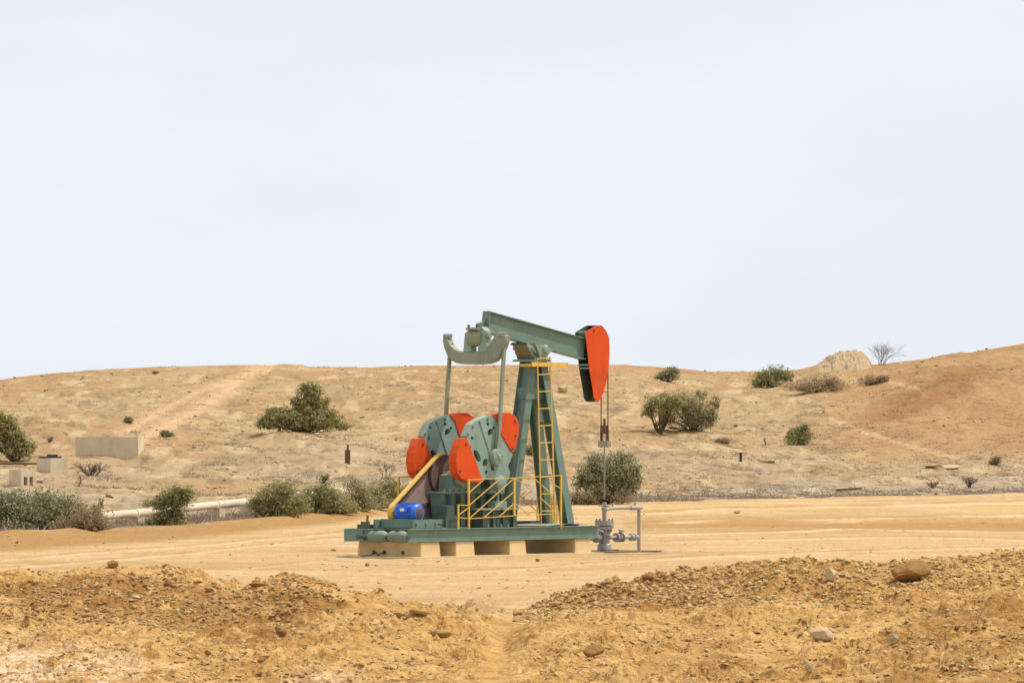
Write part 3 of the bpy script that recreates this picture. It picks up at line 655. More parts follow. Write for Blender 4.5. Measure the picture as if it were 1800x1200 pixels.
bush(1275, 780, [(1272, 775, 15, 5), (1264, 776, 8, 4)], 'leaf_dry', 'low tan cushion bush below the two joined trees', n=800, leaf=.05, seed=19)
bush(228, 742, [(227, 737, 9, 5)], 'leaf_dry', 'small round dry bush above the concrete tank', n=500, leaf=.06, seed=20)
bush(288, 768, [(290, 762, 8, 6), (300, 764, 6, 3)], 'leaf_dark', 'small dark shrub right of the concrete tank', n=450, leaf=.06, seed=21)
bush(88, 777, [(88, 772, 5, 5)], 'leaf_dry', 'tiny brown bush between the left tree and the concrete tank', n=250, leaf=.05, seed=22)
bush(273, 657, [(273, 655, 6, 3)], 'leaf_dry', 'tiny dry tuft just under the left skyline', n=250, leaf=.06, seed=23)
bush(1752, 818, [(1752, 808, 10, 9), (1745, 812, 8, 5)], 'leaf_dry', 'brown dry bush above the pad near the right frame edge', n=700, leaf=.05, seed=24)
bush(1020, 884, [(1010, 872, 20, 12), (1035, 876, 20, 9), (1090, 876, 26, 9)], 'leaf_dry', 'dry brown undergrowth at the foot of the big dark bush', n=1800, leaf=.045, seed=25, sig=.28, dist=205)
bush(785, 868, [(760, 850, 30, 18), (800, 858, 30, 12), (735, 860, 20, 14)], 'leaf_grey', 'grey scrub behind the gearbox of the pumpjack', n=1500, leaf=.045, seed=26, sig=.28)
bare(1548, 642, 58, 42, 'bare leafless shrub on the skyline beside the sandstone outcrop', seed=1, thick=.62, dist=377, n0=12, depth=5, mat='twig_pale')
bare(140, 856, 20, 24, 'thin dead sapling with a dark stub below the concrete tank', 'dry_shrub', seed=7, thick=1., n0=3)
bare(160, 836, 70, 26, 'wide tangle of bare twigs in front of the concrete tank', seed=2, thick=1.3, n0=16)
bare(1705, 858, 30, 24, 'bare reddish shrub beside the pad on the right', seed=3, thick=1.1, n0=12, mat='bark')
bare(1640, 858, 26, 14, 'low bare shrub left of the reddish one on the right', seed=4, thick=1.1, n0=9)
bare(675, 840, 60, 34, 'arching bare twigs above the olive bushes left of the counterweights', seed=5, thick=1., n0=6, lean=.5)
bare(1345, 782, 12, 15, 'single bare sapling between the trees and the compact bush', seed=6, thick=1., n0=2)

def scrub(name, label, n, region, seed, mat, hmin, hmax, flat=.3):
    """dry brush: bunches of thin blades, far too many to count"""
    r = np.random.default_rng(seed); X, D = region(r, n); n = len(X); Z = ground_z(X, D)
    nb = 16; hh = r.uniform(hmin, hmax, n); P = np.repeat(np.stack([X, D, Z - .02], 1), nb, 0); hb = np.repeat(hh, nb)
    dr = r.normal(size=(n * nb, 3)) * np.array([1.1, 1.1, .3]); dr[:, 2] = np.abs(dr[:, 2]) + .35; dr /= np.linalg.norm(dr, axis=1)[:, None]
    P = P + r.normal(size=(n * nb, 3)) * (hb[:, None] * .8) * np.array([1.4, 1, 0])
    q = P + dr * (hb * r.uniform(.5, 1.1, n * nb))[:, None]; sd_ = np.cross(dr, r.normal(size=dr.shape)); sd_ /= np.linalg.norm(sd_, axis=1)[:, None]
    wd = (.012 + .05 * hb)[:, None]
    V = np.stack([P - sd_ * wd, P + sd_ * wd, q], 1).reshape(-1, 3); Fc = np.arange(len(V)).reshape(-1, 3)
    o = npmesh(name, V, Fc, mat, attr=[('tint', 'FLOAT', np.repeat(r.uniform(0, 1, n * nb), 3))]); return tag(o, label, 'scrub', kind='stuff')
def reg_low(r, n):
    px = r.uniform(-60, 1860, n * 3); d = edge_d(px) + 1 + r.random(n * 3) ** 1.6 * 90; x = (px - 900) / F * d
    m = fbm(x / 3.5, d / 8, 4, 301) + r.normal(0, .14, n * 3) + .35 * (px > 1150) + .3 * (px < 760) * (px > 330); k = np.argsort(-m)[:n]; return x[k], d[k]
def reg_high(r, n):
    px = r.uniform(-60, 1860, n * 3); d = 250 + r.random(n * 3) * 125; x = (px - 900) / F * d
    m = fbm(x / 4, d / 14, 4, 305) + r.normal(0, .1, n * 3); k = np.argsort(-m)[:n]; return x[k], d[k]
def reg_edge(r, n):
    px = r.uniform(-60, 1860, n * 2); d = edge_d(px) + .5 + np.abs(r.normal(0, 5, n * 2)); x = (px - 900) / F * d
    m = fbm(x / 4, d / 4, 3, 307) + r.normal(0, .3, n * 2) + .8 * (px > 975) * (px < 1160) + .5 * (px > 180) * (px < 760) - .3 * (px > 1250); k = np.argsort(-m)[:n]; return x[k], d[k]
scrub('dry_brush', 'low dry grey brush covering the foot of the hill', 6500, reg_low, 1, 'twig', .05, .2)
scrub('dry_brush', 'sparse dry tufts spotting the upper hillside', 3000, reg_high, 2, 'leaf_dry', .06, .22)
scrub('dry_brush', 'tangled dry brush along the far edge of the pad', 1500, reg_edge, 3, 'twig', .10, .42)

# ------------------------------------------------------------------ concrete works and pipeline on the left
def at(px, py, dist=None): return hit(px, py)
G2 = 'concrete boxes on the left hillside'
def yaw_box_root(px, py, label, cat, name, rz, group=None):
    return thing(name, label, cat, hit(px, py), rz, group)
p = hit(190, 803); k = p.y / F
t = yaw_box_root(243, 803, 'long low open concrete tank on the left hillside', 'tank', 'concrete_tank', math.radians(-4))
Lx = 111 * k; Hz = 35 * k; dp = 1.6
MB().box((-Lx, 0, -.3), (0, .16, Hz)).build('front_wall', 'concrete_grey', t)
MB().box((-.16, .162, -.3), (.0, dp, Hz + .02)).build('side_wall', 'concrete_grey', t)
MB().box((-Lx, .162, -.3), (-Lx + .16, dp, Hz + .02)).build('side_wall', 'concrete_grey', t)
MB().box((-Lx, dp + .002, -.3), (0, dp + .16, Hz - .05)).build('back_wall', 'concrete_grey', t)
p = hit(89, 832); k = p.y / F
t = yaw_box_root(89, 832, 'closed concrete box with a black lid, left of the long tank', 'box', 'concrete_box', math.radians(42))
a = .95; MB().box((0, 0, -.3), (27 * k / .72, a, 26 * k)).build('body', 'concrete_grey', t)
MB().box((-.0, a, -.3), (.001, a + .001, 0)).build('corner', 'concrete_grey', t) if False else None
MB().box((.08, .3, 26 * k), (27 * k / .72 - .1, a - .05, 26 * k + .07)).box((.3, .42, 26 * k + .07), (27 * k / .72 - .2, a - .3, 26 * k + .15)).build('lid', 'black', t)
p = hit(37, 854); k = p.y / F
t = yaw_box_root(37, 854, 'concrete block with two openings at the far left below the olive tree', 'box', 'concrete_block', math.radians(43))
e = 22 * k / .70; hh = 29 * k
MB().box((0, 0, hh * .55), (e, .72, hh)).build('top_slab', 'concrete_grey', t)
MB().box((0, 0, -.3), (.13, .72, hh * .55 - .002)).build('leg', 'concrete_grey', t)
MB().box((e * .45, 0, -.3), (e * .6, .72, hh * .55 - .002)).build('leg', 'concrete_grey', t)
MB().box((e - .1, 0, -.3), (e, .72, hh * .55 - .002)).build('leg', 'concrete_grey', t)
MB().box((.13, .5, -.3), (e - .1, .56, hh * .55 - .004)).build('back_panel', 'concrete_grey', t)
p = hit(30, 821)
tag(MB().tube([(-3, .3, .1), (-.4, .05, .12), (.9, 0, .12)], .05, 8).build('steel_pipe', 'rusty'), 'dark steel pipe lying on the ground left of the lidded concrete box', 'pipe').location = p
tag(MB().box((-.12, -.12, -.1), (.12, .12, .62 * 1.0)).tube([(0, 0, .6), (.02, 0, .85)], .05, 8).build('pipe_stub', 'rusty'), 'brown stub standing alone on the slope below the wide thicket', 'post').location = hit(611, 815)
tag(MB().lathe((0, 0, -.1), (0, 0, 1), [(0, .07), (.5, .07), (.51, .09), (.56, .09)], 12).build('dark_post', 'black'), 'short dark post on the right hillside below the joined trees', 'post').location = hit(1302, 812)
tag(MB().bar((-.6, 0, .05), (.6, .1, .12), .18, .1).build('driftwood', 'wood'), 'dark plank lying at the pad edge on the right', 'plank').location = hit(1492, 863)
tag(MB().bar((-.5, 0, .04), (.4, .2, .07), .2, .1).build('timber_scrap', 'wood'), 'dark scrap of timber right of the short dark post', 'timber').location = hit(1348, 814)
o = rock(1668, 824, 48, 6, 'rock_pale', 'pale flat slab of rubble on the right slope', name='rubble_slab', seed=77)
o = rock(1640, 822, 30, 7, 'rock_pale', 'pale rubble lump beside the flat rubble slab', name='rubble_lump', seed=78)
# pipeline
P = []
for px, py, gy in ((165, 908, 940), (237, 902, 932), (313, 894, 926), (380, 887, 917), (437, 882, 911), (500, 873, 905), (600, 863, 899)):
    d = float(edge_d(px)) + 4.0; P.append(Vector(((px - 900) / F * d, d, H - (py - YH) / F * d)))
pl = thing('pipeline', 'pale coated pipeline on concrete supports along the far pad edge', 'pipeline', P[1])
for i, (a_, b_) in enumerate(zip(P[:-1], P[1:])):
    a_, b_ = a_ - P[1], b_ - P[1]; dr = (b_ - a_).normalized()
    MB().tube([a_ + dr * .02, b_ - dr * .02], .125 + .004 * (i % 2), 16).lathe(b_ - dr * .05, dr, [(0, .145), (.1, .145)], 16).build('pipe_section', 'pipe', pl, True)
for i, q in enumerate(P[1:6]):
    g = gz(q.x, q.y); loc = Vector((q.x, q.y, g)); top = q.z - g - .11
    s_ = MB().add(*[(lambda lo, hi: ([(lo[0], lo[1], lo[2]), (hi[0], lo[1], lo[2]), (hi[0], hi[1], lo[2]), (lo[0], hi[1], lo[2]), (lo[0], lo[1], hi[2]), (hi[0], lo[1], hi[2]), (hi[0], hi[1], hi[2]), (lo[0], hi[1], hi[2])],
          [(0, 3, 2, 1), (4, 5, 6, 7), (0, 1, 5, 4), (1, 2, 6, 5), (2, 3, 7, 6), (3, 0, 4, 7)]))((-.13, -.26, -.4), (.15, .26, top))[j] for j in (0, 1)])
    ob = s_.build('pipe_support', 'concrete_grey', pl); ob.location = loc - P[1]; ob.rotation_euler = (0, 0, math.radians(52))

# ------------------------------------------------------------------ the pumpjack: x along the beam, y away from the camera side, z up
TH = math.radians(50); ux, uy = math.cos(TH), math.sin(TH)
P0 = Vector(((740 - 900) / F * 110.5, 110.5, 0))
def MP(px, py, w):
    """point of the photo on the machine's own upright plane y = w"""
    k = (px - 900) / F
    ax, bx = P0.x - uy * w, ux; ay, by = P0.y + ux * w, uy
    U = (k * ay - ax) / (bx - k * by); Y = ay + by * U
    return (U, H - (py - YH) / F * Y)
def V3(px, py, w): u, z = MP(px, py, w); return Vector((u, w, z))
def outline(pts, w): return [MP(x, y, w) for x, y in pts]

root = thing('pumpjack', 'green oil pumpjack with orange counterweights and horse head on a skid', 'pumpjack', P0, TH)
BT = .64     # top of skid
BB = .355    # bottom of skid
U0, U1 = -.40, 6.22; W = 1.88

# concrete sleepers and slab under the skid
for (ua, ub), lb in zip(((0, .68), (1.18, 1.84), (3.02, 3.62), (5.32, 5.93)),
                        ('wide concrete sleeper under the rear end of the pumpjack skid, nearest the motor', 'concrete sleeper under the skid below the yellow fence corner',
                         'concrete sleeper under the middle of the skid below the gearbox', 'concrete sleeper under the front of the skid beside the wellhead')):
    m = MB(); tp = .03
    m.add([(ua, 0, -.1), (ub, 0, -.1), (ub, W, -.1), (ua, W, -.1), (ua + tp, tp, BB - .004), (ub - tp, tp, BB - .004), (ub - tp, W - tp, BB - .004), (ua + tp, W - tp, BB - .004)],
          [(0, 3, 2, 1), (4, 5, 6, 7), (0, 1, 5, 4), (1, 2, 6, 5), (2, 3, 7, 6), (3, 0, 4, 7)])
    o = m.build('concrete_sleeper', 'concrete'); o.location = P0; o.rotation_euler = (0, 0, TH)
    bv = o.modifiers.new('edge', 'BEVEL'); bv.width = .015; bv.segments = 2
    tag(o, lb, 'concrete block', 'concrete sleepers carrying the pumpjack')
SB = [x for x in C.objects if x.name == 'concrete_sleeper'][0]
for px_ in (657, 675, 708):
    k_ = (px_ - 900) / F; w_ = (P0.x - k_ * P0.y) / (uy + k_ * ux); MB().lathe((.012, w_, .12), (-1, 0, 0), [(0, .045), (.02, .045), (.021, .03), (.04, .03)], 12).build('hole_disc', 'mauve_dark', SB)  # solid discs, coloured dark for the shade inside the sleeper's open holes
MB().tube([(-.02, 1.30, .12), (-.06, 1.2, .03), (-.12, 1.1, .09), (-.02, 1.0, .12)], .012, 6).tube([(-.02, 1.30, .12), (-.1, 1.38, .05), (-.3, 1.5, .035)], .012, 6).build('cable', 'black', SB)
o = MB().box((-.5, -.22, -.1), (6.1, W + .15, .03)).build('concrete_slab', 'concrete'); o.location = P0; o.rotation_euler = (0, 0, TH)
tag(o, 'thin concrete slab under the sleepers of the pumpjack', 'slab')
o = MB().box((6.2, .1, -.1), (8.6, 1.7, .025)).build('wellhead_pad', 'black'); o.location = P0; o.rotation_euler = (0, 0, TH)
tag(o, 'dark oil-stained slab around the wellhead', 'slab')

# skid
m = MB()
for w0 in (.07, W - .07):
    m.ibeam((U0, w0, (BT + BB) / 2), (U1, w0, (BT + BB) / 2), .14, BT - BB, tf=.018, tw=.012)
m.build('side_rail', 'green', root) if False else None
for w0 in (.07, W - .07):
    MB().ibeam((U0, w0, (BT + BB) / 2), (U1, w0, (BT + BB) / 2), .14, BT - BB, tf=.018, tw=.012).build('side_rail', 'green', root)
for w0 in (.66, 1.22):
    MB().ibeam((U0 + .1, w0, (BT + BB) / 2), (U1 - .05, w0, (BT + BB) / 2), .12, BT - BB - .01, tf=.016, tw=.012).build('inner_rail', 'green_dark', root)
for u in (.15, 1.2, 1.75, 3.3, 3.85, 4.6, 5.75, 6.12):
    MB().ibeam((u, .15, (BT + BB) / 2), (u, W - .15, (BT + BB) / 2), .13, BT - BB - .03, tf=.014, tw=.01).build('cross_member', 'green', root)
MB().ibeam((U0 + .02, 1.0, (BT + BB) / 2), (U0 + .02, W - .15, (BT + BB) / 2), .12, BT - BB - .02, tf=.016, tw=.012).build('cross_member', 'green', root)
# rounded tow drums across the rear end
for w0, w1 in ((.03, .56), (.62, 1.14)):
    MB().lathe((U0 - .02, w0, .475), (0, 1, 0), [(0, .05), (.03, .10), (.10, .128), (w1 - w0 - .10, .128), (w1 - w0 - .03, .10), (w1 - w0, .05)], 24).build('tow_drum', 'green', root, True)
MB().tube([(U0, .0, .475), (U0, 1.5, .475)], .06, 14).build('tow_bar', 'green_dark', root, True)
for w0 in (.28, .9):
    MB().bar((U0 - .08, w0, .60), (U0 + .12, w0, .60), .12, .09).build('tow_clamp', 'green_dark', root)
MB().add([(U0 - .02, 1.3, .36), (U0 - .02, W, .36), (U0 - .02, W, .62), (U0 - .02, 1.34, .62), (U0 + .02, 1.3, .36), (U0 + .02, W, .36), (U0 + .02, W, .62), (U0 + .02, 1.34, .62)],
         [(0, 1, 2, 3), (7, 6, 5, 4), (0, 4, 5, 1), (1, 5, 6, 2), (2, 6, 7, 3), (3, 7, 4, 0)]).build('end_plate', 'green', root)
# deck pieces: bright scuffed chequer plate between the rails
MB().box((.9, .16, BT + .001), (1.5, .6, BT + .012)).box((1.55, .3, BT + .002), (2.0, .6, BT + .012)).build('deck_plate', 'green_light', root)
MB().add([(4.5, .16, BT + .01), (6.15, .16, BT + .01), (6.15, W - .2, BT + .012), (4.5, W - .2, BT + .012), (5.3, .16, BT + .05), (5.3, W - .2, BT + .04)], [(0, 4, 5, 3), (4, 1, 2, 5)]).build('deck_plate', 'green_light', root)
MB().bar((3.3, 1.55, BT + .06), (5.9, 1.55, BT + .06), .06, .08).build('deck_rail', 'green_dark', root)
# brake lever at the far rear corner
a_ = V3(643, 931, 1.55); b_ = V3(646, 905, 1.55)
MB().bar(a_, b_, .03, .03, wd2=.02, ht2=.02).bar(b_ - Vector((0, 0, .18)), b_, .045, .03).build('brake_lever', 'rusty', root)
MB().box((a_.x - .14, 1.42, BT), (a_.x + .12, 1.68, BT + .09)).box((a_.x - .08, 1.47, BT + .09), (a_.x + .05, 1.63, BT + .15)).build('lever_pivot', 'green_dark', root)

# motor and its slide base
ms = thing_m = MB()
ms.bar((.18, .30, BT + .11), (.18, 1.3, BT + .11), .06, .2).bar((.66, .30, BT + .11), (.66, 1.3, BT + .11), .06, .2).build('motor_rail', 'green', root)
MB().box((-.02, .22, BT + .001), (1.55, .29, BT + .20)).box((-.02, 1.31, BT + .001), (1.3, 1.37, BT + .2)).build('motor_base', 'green', root)
for u in (.1, .42, .75, 1.05, 1.35): MB().lathe((u, .22, BT + .11), (0, -1, 0), [(0, .035), (.012, .035), (.012, .022), (.03, .022)], 8).build('bolt', 'steel', root)
MB().box((1.02, .16, BT + .002), (1.42, .50, BT + .28)).box((1.14, .22, BT + .28), (1.36, .5, BT + .50)).build('control_box', 'green_dark', root)
mu, mz = .42, .985; mr = .205
mot = MB().lathe((mu, .40, mz), (0, 1, 0), [(0, .12), (.0, .155), (.035, .175), (.05, mr - .004), (.58, mr - .004), (.60, .17), (.63, .12)], 32)
for k_ in range(28):
    a = 2 * PI * k_ / 28
    if not (.35 < (a % (2 * PI)) < .9):
        c, s_ = math.cos(a), math.sin(a); mot.bar((mu + c * (mr + .003), .50, mz + s_ * (mr + .003)), (mu + c * (mr + .003), .94, mz + s_ * (mr + .003)), .008, .022, (c, 0, s_))
mot = mot.build('motor', 'blue', root, True)
MB().lathe((mu, .385, mz), (0, 1, 0), [(0, .10), (.02, .14), (.03, .15)], 28).build('fan_grille', 'mauve_dark', mot, True)
MB().box((mu - .27, .58, mz + .02), (mu - .17, .80, mz + .14)).build('terminal_box', 'blue', mot)
MB().box((mu - .272 , .62, mz + .04), (mu - .271, .74, mz + .10)).build('label_plate', 'white', mot)
MB().bar((mu - .14, .50, mz + .145), (mu - .14, .62, mz + .145), .002, .05, (-.7, 0, .7)).build('label_plate', 'white', mot)
MB().box((mu - .2, .50, mz - .22), (mu - .08, .92, mz - .13)).box((mu + .08, .50, mz - .22), (mu + .2, .92, mz - .13)).build('foot', 'blue', mot)

MB().tube([(mu - .1, .38, mz - .1), (mu + .1, .25, mz - .22), (1.1, .2, .72), (1.3, .2, .9)], .014, 6).build('power_cable', 'black', root)
# belt drive
gw0, gw1 = 1.04, 1.17
su, sz, sr = 2.02, 1.80, .46
def guard_loop(off):
    pts = []
    r1 = .21 + off; r2 = sr + .03 + off; dx, dz = su - mu, sz - mz; L = math.hypot(dx, dz); al = math.atan2(dz, dx); be = math.acos((r1 - r2) / L)
    for k_ in range(13):
        a = al + be + (2 * PI - 2 * be) * k_ / 12; pts.append((mu + r1 * math.cos(a), mz + r1 * math.sin(a)))
    for k_ in range(15):
        a = al - be + 2 * be * k_ / 14; pts.append((su + r2 * math.cos(a), sz + r2 * math.sin(a)))
    return pts
go = guard_loop(.0); n_g = len(go)
gi = guard_loop(-.012)
up = [i for i in range(n_g)]
# top and rear rim of the guard, painted yellow, and the plate behind the belts
rim = MB(); seq = list(range(24, n_g)) + list(range(0, 11))
for i, j in zip(seq[:-1], seq[1:]):
    a0, b0, a1, b1 = go[i], go[j], gi[i], gi[j]
    rim.add([(a0[0], gw0, a0[1]), (b0[0], gw0, b0[1]), (b0[0], gw1, b0[1]), (a0[0], gw1, a0[1]), (a1[0], gw0, a1[1]), (b1[0], gw0, b1[1]), (b1[0], gw1, b1[1]), (a1[0], gw1, a1[1])],
            [(0, 1, 2, 3), (7, 6, 5, 4), (0, 4, 5, 1), (3, 2, 6, 7)])
guard = rim.build('belt_guard', 'yellow', root)
MB().plate(guard_loop(-.014), gw1 - .012, gw1 - .002).build('back_plate', 'mauve', guard)
MB().plate([(mu + .1, .78), (2.3, .78), (2.35, 1.5), (mu + .1, .95)], gw1 + .01, gw1 + .02).build('lower_panel', 'mauve', guard)
fr = MB(); g_ = guard_loop(-.03)
# narrow front lip of the guard: hides the upper belt run
lip_o = [go[i] for i in seq]; 
def inset(p, q=.03):
    cx, cz = (mu + su) / 2, (mz + sz) / 2; dx, dz = su - mu, sz - mz; L = math.hypot(dx, dz); nx, nz = dz / L, -dx / L
    s_ = (p[0] - mu) * nx + (p[1] - mz) * nz; f = q / max(abs(s_), .12)
    return (p[0] - nx * s_ * min(1, f), p[1] - nz * s_ * min(1, f))
lip = MB()
lo = [p for p in lip_o]; li = [inset(p) for p in lo]
for i in range(len(lo) - 1):
    lip.add([(lo[i][0], gw0 - .004, lo[i][1]), (lo[i + 1][0], gw0 - .004, lo[i + 1][1]), (li[i + 1][0], gw0 - .004, li[i + 1][1]), (li[i][0], gw0 - .004, li[i][1])], [(0, 1, 2, 3)])
lip.build('front_lip', 'yellow', guard)
MB().plate([go[i] for i in range(0, 13)] + [(mu + .16, mz - .02), (mu + .13, mz + .12)], gw0 - .012, gw0 - .005).build('end_cap', 'yellow', guard)
shv = MB().lathe((su, gw0 + .02, sz), (0, 1, 0), [(0, sr), (.03, sr), (.04, sr - .03), (.06, sr - .03), (.07, sr), (.11, sr)], 40).build('sheave', 'mauve_dark', root, True)
MB().lathe((su, gw0 + .0, sz), (0, 1, 0), [(0, .08), (.02, .08)], 16).build('hub', 'steel', shv)
dx, dz = su - mu, sz - mz; L_ = math.hypot(dx, dz); nx, nz = dz / L_, -dx / L_
for s_ in (1, -1):
    MB().bar((mu + nx * .1 * s_, gw0 + .05, mz + nz * .1 * s_), (su + nx * sr * s_, gw0 + .05, sz + nz * sr * s_), .06, .02, (nx, 0, nz)).build('drive_belt', 'black', root)

# gearbox: U from 2.0 to 3.4, between the cranks
CU, CZ = 2.98, 1.63
gb = MB().plate([(1.55, .66), (3.45, .66), (3.5, 1.05), (3.5, 1.42), (1.45, 1.42), (1.5, 1.0)], .66, 1.0).plate([(1.75, 1.421), (3.45, 1.421), (3.42, 1.75), (3.2, 1.95), (2.75, 1.98), (2.2, 1.92), (1.8, 1.8)], .64, 1.02)
gb = gb.build('gearbox', 'green', root)
MB().box((1.38, .60, 1.40), (3.55, 1.03, 1.45)).build('flange', 'green', gb)
for u in (1.62, 1.95, 2.3, 2.65, 3.0, 3.35): MB().box((u - .02, .50, .66), (u + .02, .658, 1.38)).build('rib', 'green_dark', gb)
for k_ in range(11): MB().lathe((1.5 + k_ * .19, .62, 1.452), (0, 0, 1), [(0, .022), (.04, .022)], 6).build('bolt', 'green_light', gb)
MB().lathe((CU, .30, CZ), (0, 1, 0), [(0, .10), (.32, .10), (.33, .22), (.36, .24)], 24).build('crankshaft', 'green_dark', gb, True)
MB().lathe((CU, 1.02, CZ), (0, 1, 0), [(0, .24), (.04, .22), (.05, .10), (.5, .10)], 24).build('crankshaft', 'green_dark', gb, True)
MB().lathe((su + .02, .50, sz - .1), (0, 1, 0), [(0, .10), (.02, .15), (.14, .16)], 20).build('bearing_cap', 'green_light', gb, True)
# pedestal under the gearbox with its cream mounting plate
pd = MB().box((2.35, .30, BT + .001), (3.62, 1.3, 1.02)).build('gearbox_pedestal', 'green_dark', root)
MB().box((2.28, .22, 1.022), (3.60, .66, 1.07)).build('top_plate', 'cream', pd)
for u in (2.4, 2.75, 3.1, 3.45): MB().box((u - .02, .24, BT + .002), (u + .02, .298, 1.02)).build('rib', 'green_dark', pd)
for u in (2.5, 2.72, 2.95, 3.18, 3.4): MB().lathe((u, .20, BT), (0, 0, 1), [(0, .03), (.05, .03), (.05, .018), (.085, .018)], 6).build('bolt', 'cream', pd)
MB().box((2.9, .32, 1.08), (3.3, .55, 1.22)).lathe((3.1, .42, 1.22), (0, 0, 1), [(0, .03), (.28, .03), (.29, .06), (.34, .06)], 10).build('brake_housing', 'green_light', pd)

# cranks with counterweights
CO = [(820, 766), (829, 745), (841, 737), (857, 731), (865, 729), (874, 740), (881, 764), (897, 793), (902, 797), (896, 812), (893, 818), (897, 832), (891, 848), (886, 862), (876, 862), (870, 841), (846, 841), (833, 803)]
LW = [(811, 770), (820, 769), (833, 803), (847, 841), (843, 847), (824, 846.5), (810, 841), (803, 830), (800, 811), (802, 796), (806, 783)]
RW = [(865, 728.5), (880, 725), (896, 725), (907, 733), (911.5, 745), (911, 760), (908, 778), (902.5, 795), (898, 793), (881.5, 764.5), (874, 740)]
def hole(cx, cy, rx, ry, ang=0, n=10):
    return [(cx + rx * math.cos(t) * math.cos(ang) - ry * math.sin(t) * math.sin(ang), cy + rx * math.cos(t) * math.sin(ang) + ry * math.sin(t) * math.cos(ang)) for t in [2 * PI * i / n for i in range(n)]]
HOL = [hole(830, 770, 2.6, 3.4), hole(858, 745, 2.8, 3.6), hole(862, 759, 4.6, 6.5, .4), hole(839, 801, 5, 12, -.42), hole(853, 813, 4.2, 8, .2), hole(855, 829, 2.6, 3.4), hole(868, 752, 2.2, 3), hole(827, 786, 2, 3), hole(866, 822, 3.4, 6, -.3)]
def crank(wf, wb, far=False):
    """wf: the plane the outline is read on; the arm is cast between wf and wb"""
    ref = .22
    o = MB().plate(outline(CO, ref), wf, wb, [outline(h, ref) for h in HOL])
    arm = o.build('crank', 'green_light', root)
    inn = wf + (wb - wf) * .55
    # web behind the cored holes
    MB().plate(outline([(826, 768), (855, 742), (866, 745), (880, 790), (868, 836), (850, 838), (838, 805)], ref), inn, inn + (wb - wf) * .1).build('web', 'green_dark', arm)
    d = .012 if wb > wf else -.012
    for q in (LW, RW):
        cw = MB().plate(outline(q, ref), wf - .02, wb + .02).build('counterweight', 'orange' if not far else 'orange', arm)
        bv = cw.modifiers.new('edge', 'BEVEL'); bv.width = .01; bv.segments = 2
    for (cx, cy) in ((818, 780), (808, 827), (904, 740), (899.5, 788), (905, 765)):
        u, z = MP(cx, cy, ref)
        MB().lathe((u, wf - .035, z), (0, 1, 0), [(0, .032), (.016, .032)], 8).lathe((u, wf - .045, z), (0, 1, 0), [(0, .018), (.012, .018)], 8).build('bolt', 'mauve_dark', arm)
    # raised rib round the head of the crank and the row of lugs on its edge
    for i, (cx, cy) in enumerate([(822, 757), (831, 744), (843, 736), (857, 730.5)]):
        u, z = MP(cx, cy + 4, ref)
        MB().lathe((u, wf - .016, z - .03), (0, 1, 0), [(0, .03), (.014, .03)], 8).build('bolt', 'green_dark', arm)
    a0, a1 = MP(843, 740, ref), MP(862, 800, ref)
    MB().bar((a0[0], wf - .01, a0[1]), (a1[0], wf - .01, a1[1]), .03, .02, (0, 1, 0)).build('rib', 'green_light', arm)
    MB().lathe((CU, wf - .03, CZ), (0, 1, 0), [(0, .13), (.03, .17), (.06, .17)], 24).build('shaft_boss', 'green_light', arm, True)
    return arm
crank(.22, .40); crank(1.48, 1.66)
PU, PZ = MP(877, 803, .10)
# pitmans and wrist pins
EQU = 3.0
def pitman(w, zt):
    bot = Vector((PU, w, PZ)); top = Vector((EQU + .01, w, zt))
    d = (top - bot).normalized()
    pt = MB().bar(bot + d * .42, top - d * .05, .085, .055, (0, 1, 0)).bar(bot + d * .12, bot + d * .42, .16, .07, (0, 1, 0), .085, .055).build('pitman_arm', 'cream', root)
    MB().lathe(bot + Vector((0, -.06, 0)), (0, 1, 0), [(0, .13), (.01, .18), (.10, .20), (.12, .20)], 28).build('wrist_bearing', 'green_light', pt, True)
    MB().lathe(bot + Vector((0, -.10, 0)), (0, 1, 0), [(0, .05), (.03, .07), (.05, .07)], 16).build('pin_cap', 'green_light', pt, True)
    for k_ in range(6):
        a = k_ * PI / 3 + .3; MB().lathe(bot + Vector((math.cos(a) * .115, -.075, math.sin(a) * .115)), (0, 1, 0), [(0, .018), (.02, .018)], 6).build('bolt', 'cream', pt)
    MB().lathe(top + Vector((0, -.06, -.0)), (0, 1, 0), [(0, .06), (.12, .06)], 14).build('top_pin', 'cream', pt, True)
    return bot
EZ = MP(884, 596, .14)[1]
b1 = pitman(.14, EZ)
b2 = pitman(1.74, EZ - .12)
MB().lathe((PU, .12, PZ), (0, 1, 0), [(0, .15), (.04, .17), (.1, .17)], 24).build('crank_pin', 'green_dark', root, True)
MB().lathe((PU, 1.66, PZ), (0, 1, 0), [(0, .15), (.06, .12)], 24).build('crank_pin', 'green_dark', root, True)

# equalizer: bowed box beam across the machine, in the plane x = EQU
def EP(px, py):
    """point of the photo on the plane x = EQU (machine axes): returns (y, z)"""
    k = (px - 900) / F; ax = P0.x + ux * EQU; ay = P0.y + uy * EQU
    w_ = (ax - k * ay) / (uy + k * ux); Y = ay + ux * w_
    return (w_, H - (py - YH) / F * Y)
outer = [(784, 592), (782.5, 598), (785, 611), (790, 624), (797, 633), (806, 638), (818, 640), (841, 640.6), (860, 639.5), (872, 635), (881, 626), (888, 612), (891.5, 600), (892, 590)]
inner = [(789, 589), (791, 597), (795, 606), (802, 613.5), (811, 617.5), (822, 618.5), (840, 618), (850, 615.5), (859, 610), (866, 602), (872.5, 592), (877, 586)]
eq = MB().plate([EP(*q) for q in outer] + [EP(*q) for q in inner[::-1]], EQU - .09, EQU + .09, depth_axis=0).build('equalizer', 'cream', root)
bv = eq.modifiers.new('edge', 'BEVEL'); bv.width = .012; bv.segments = 2
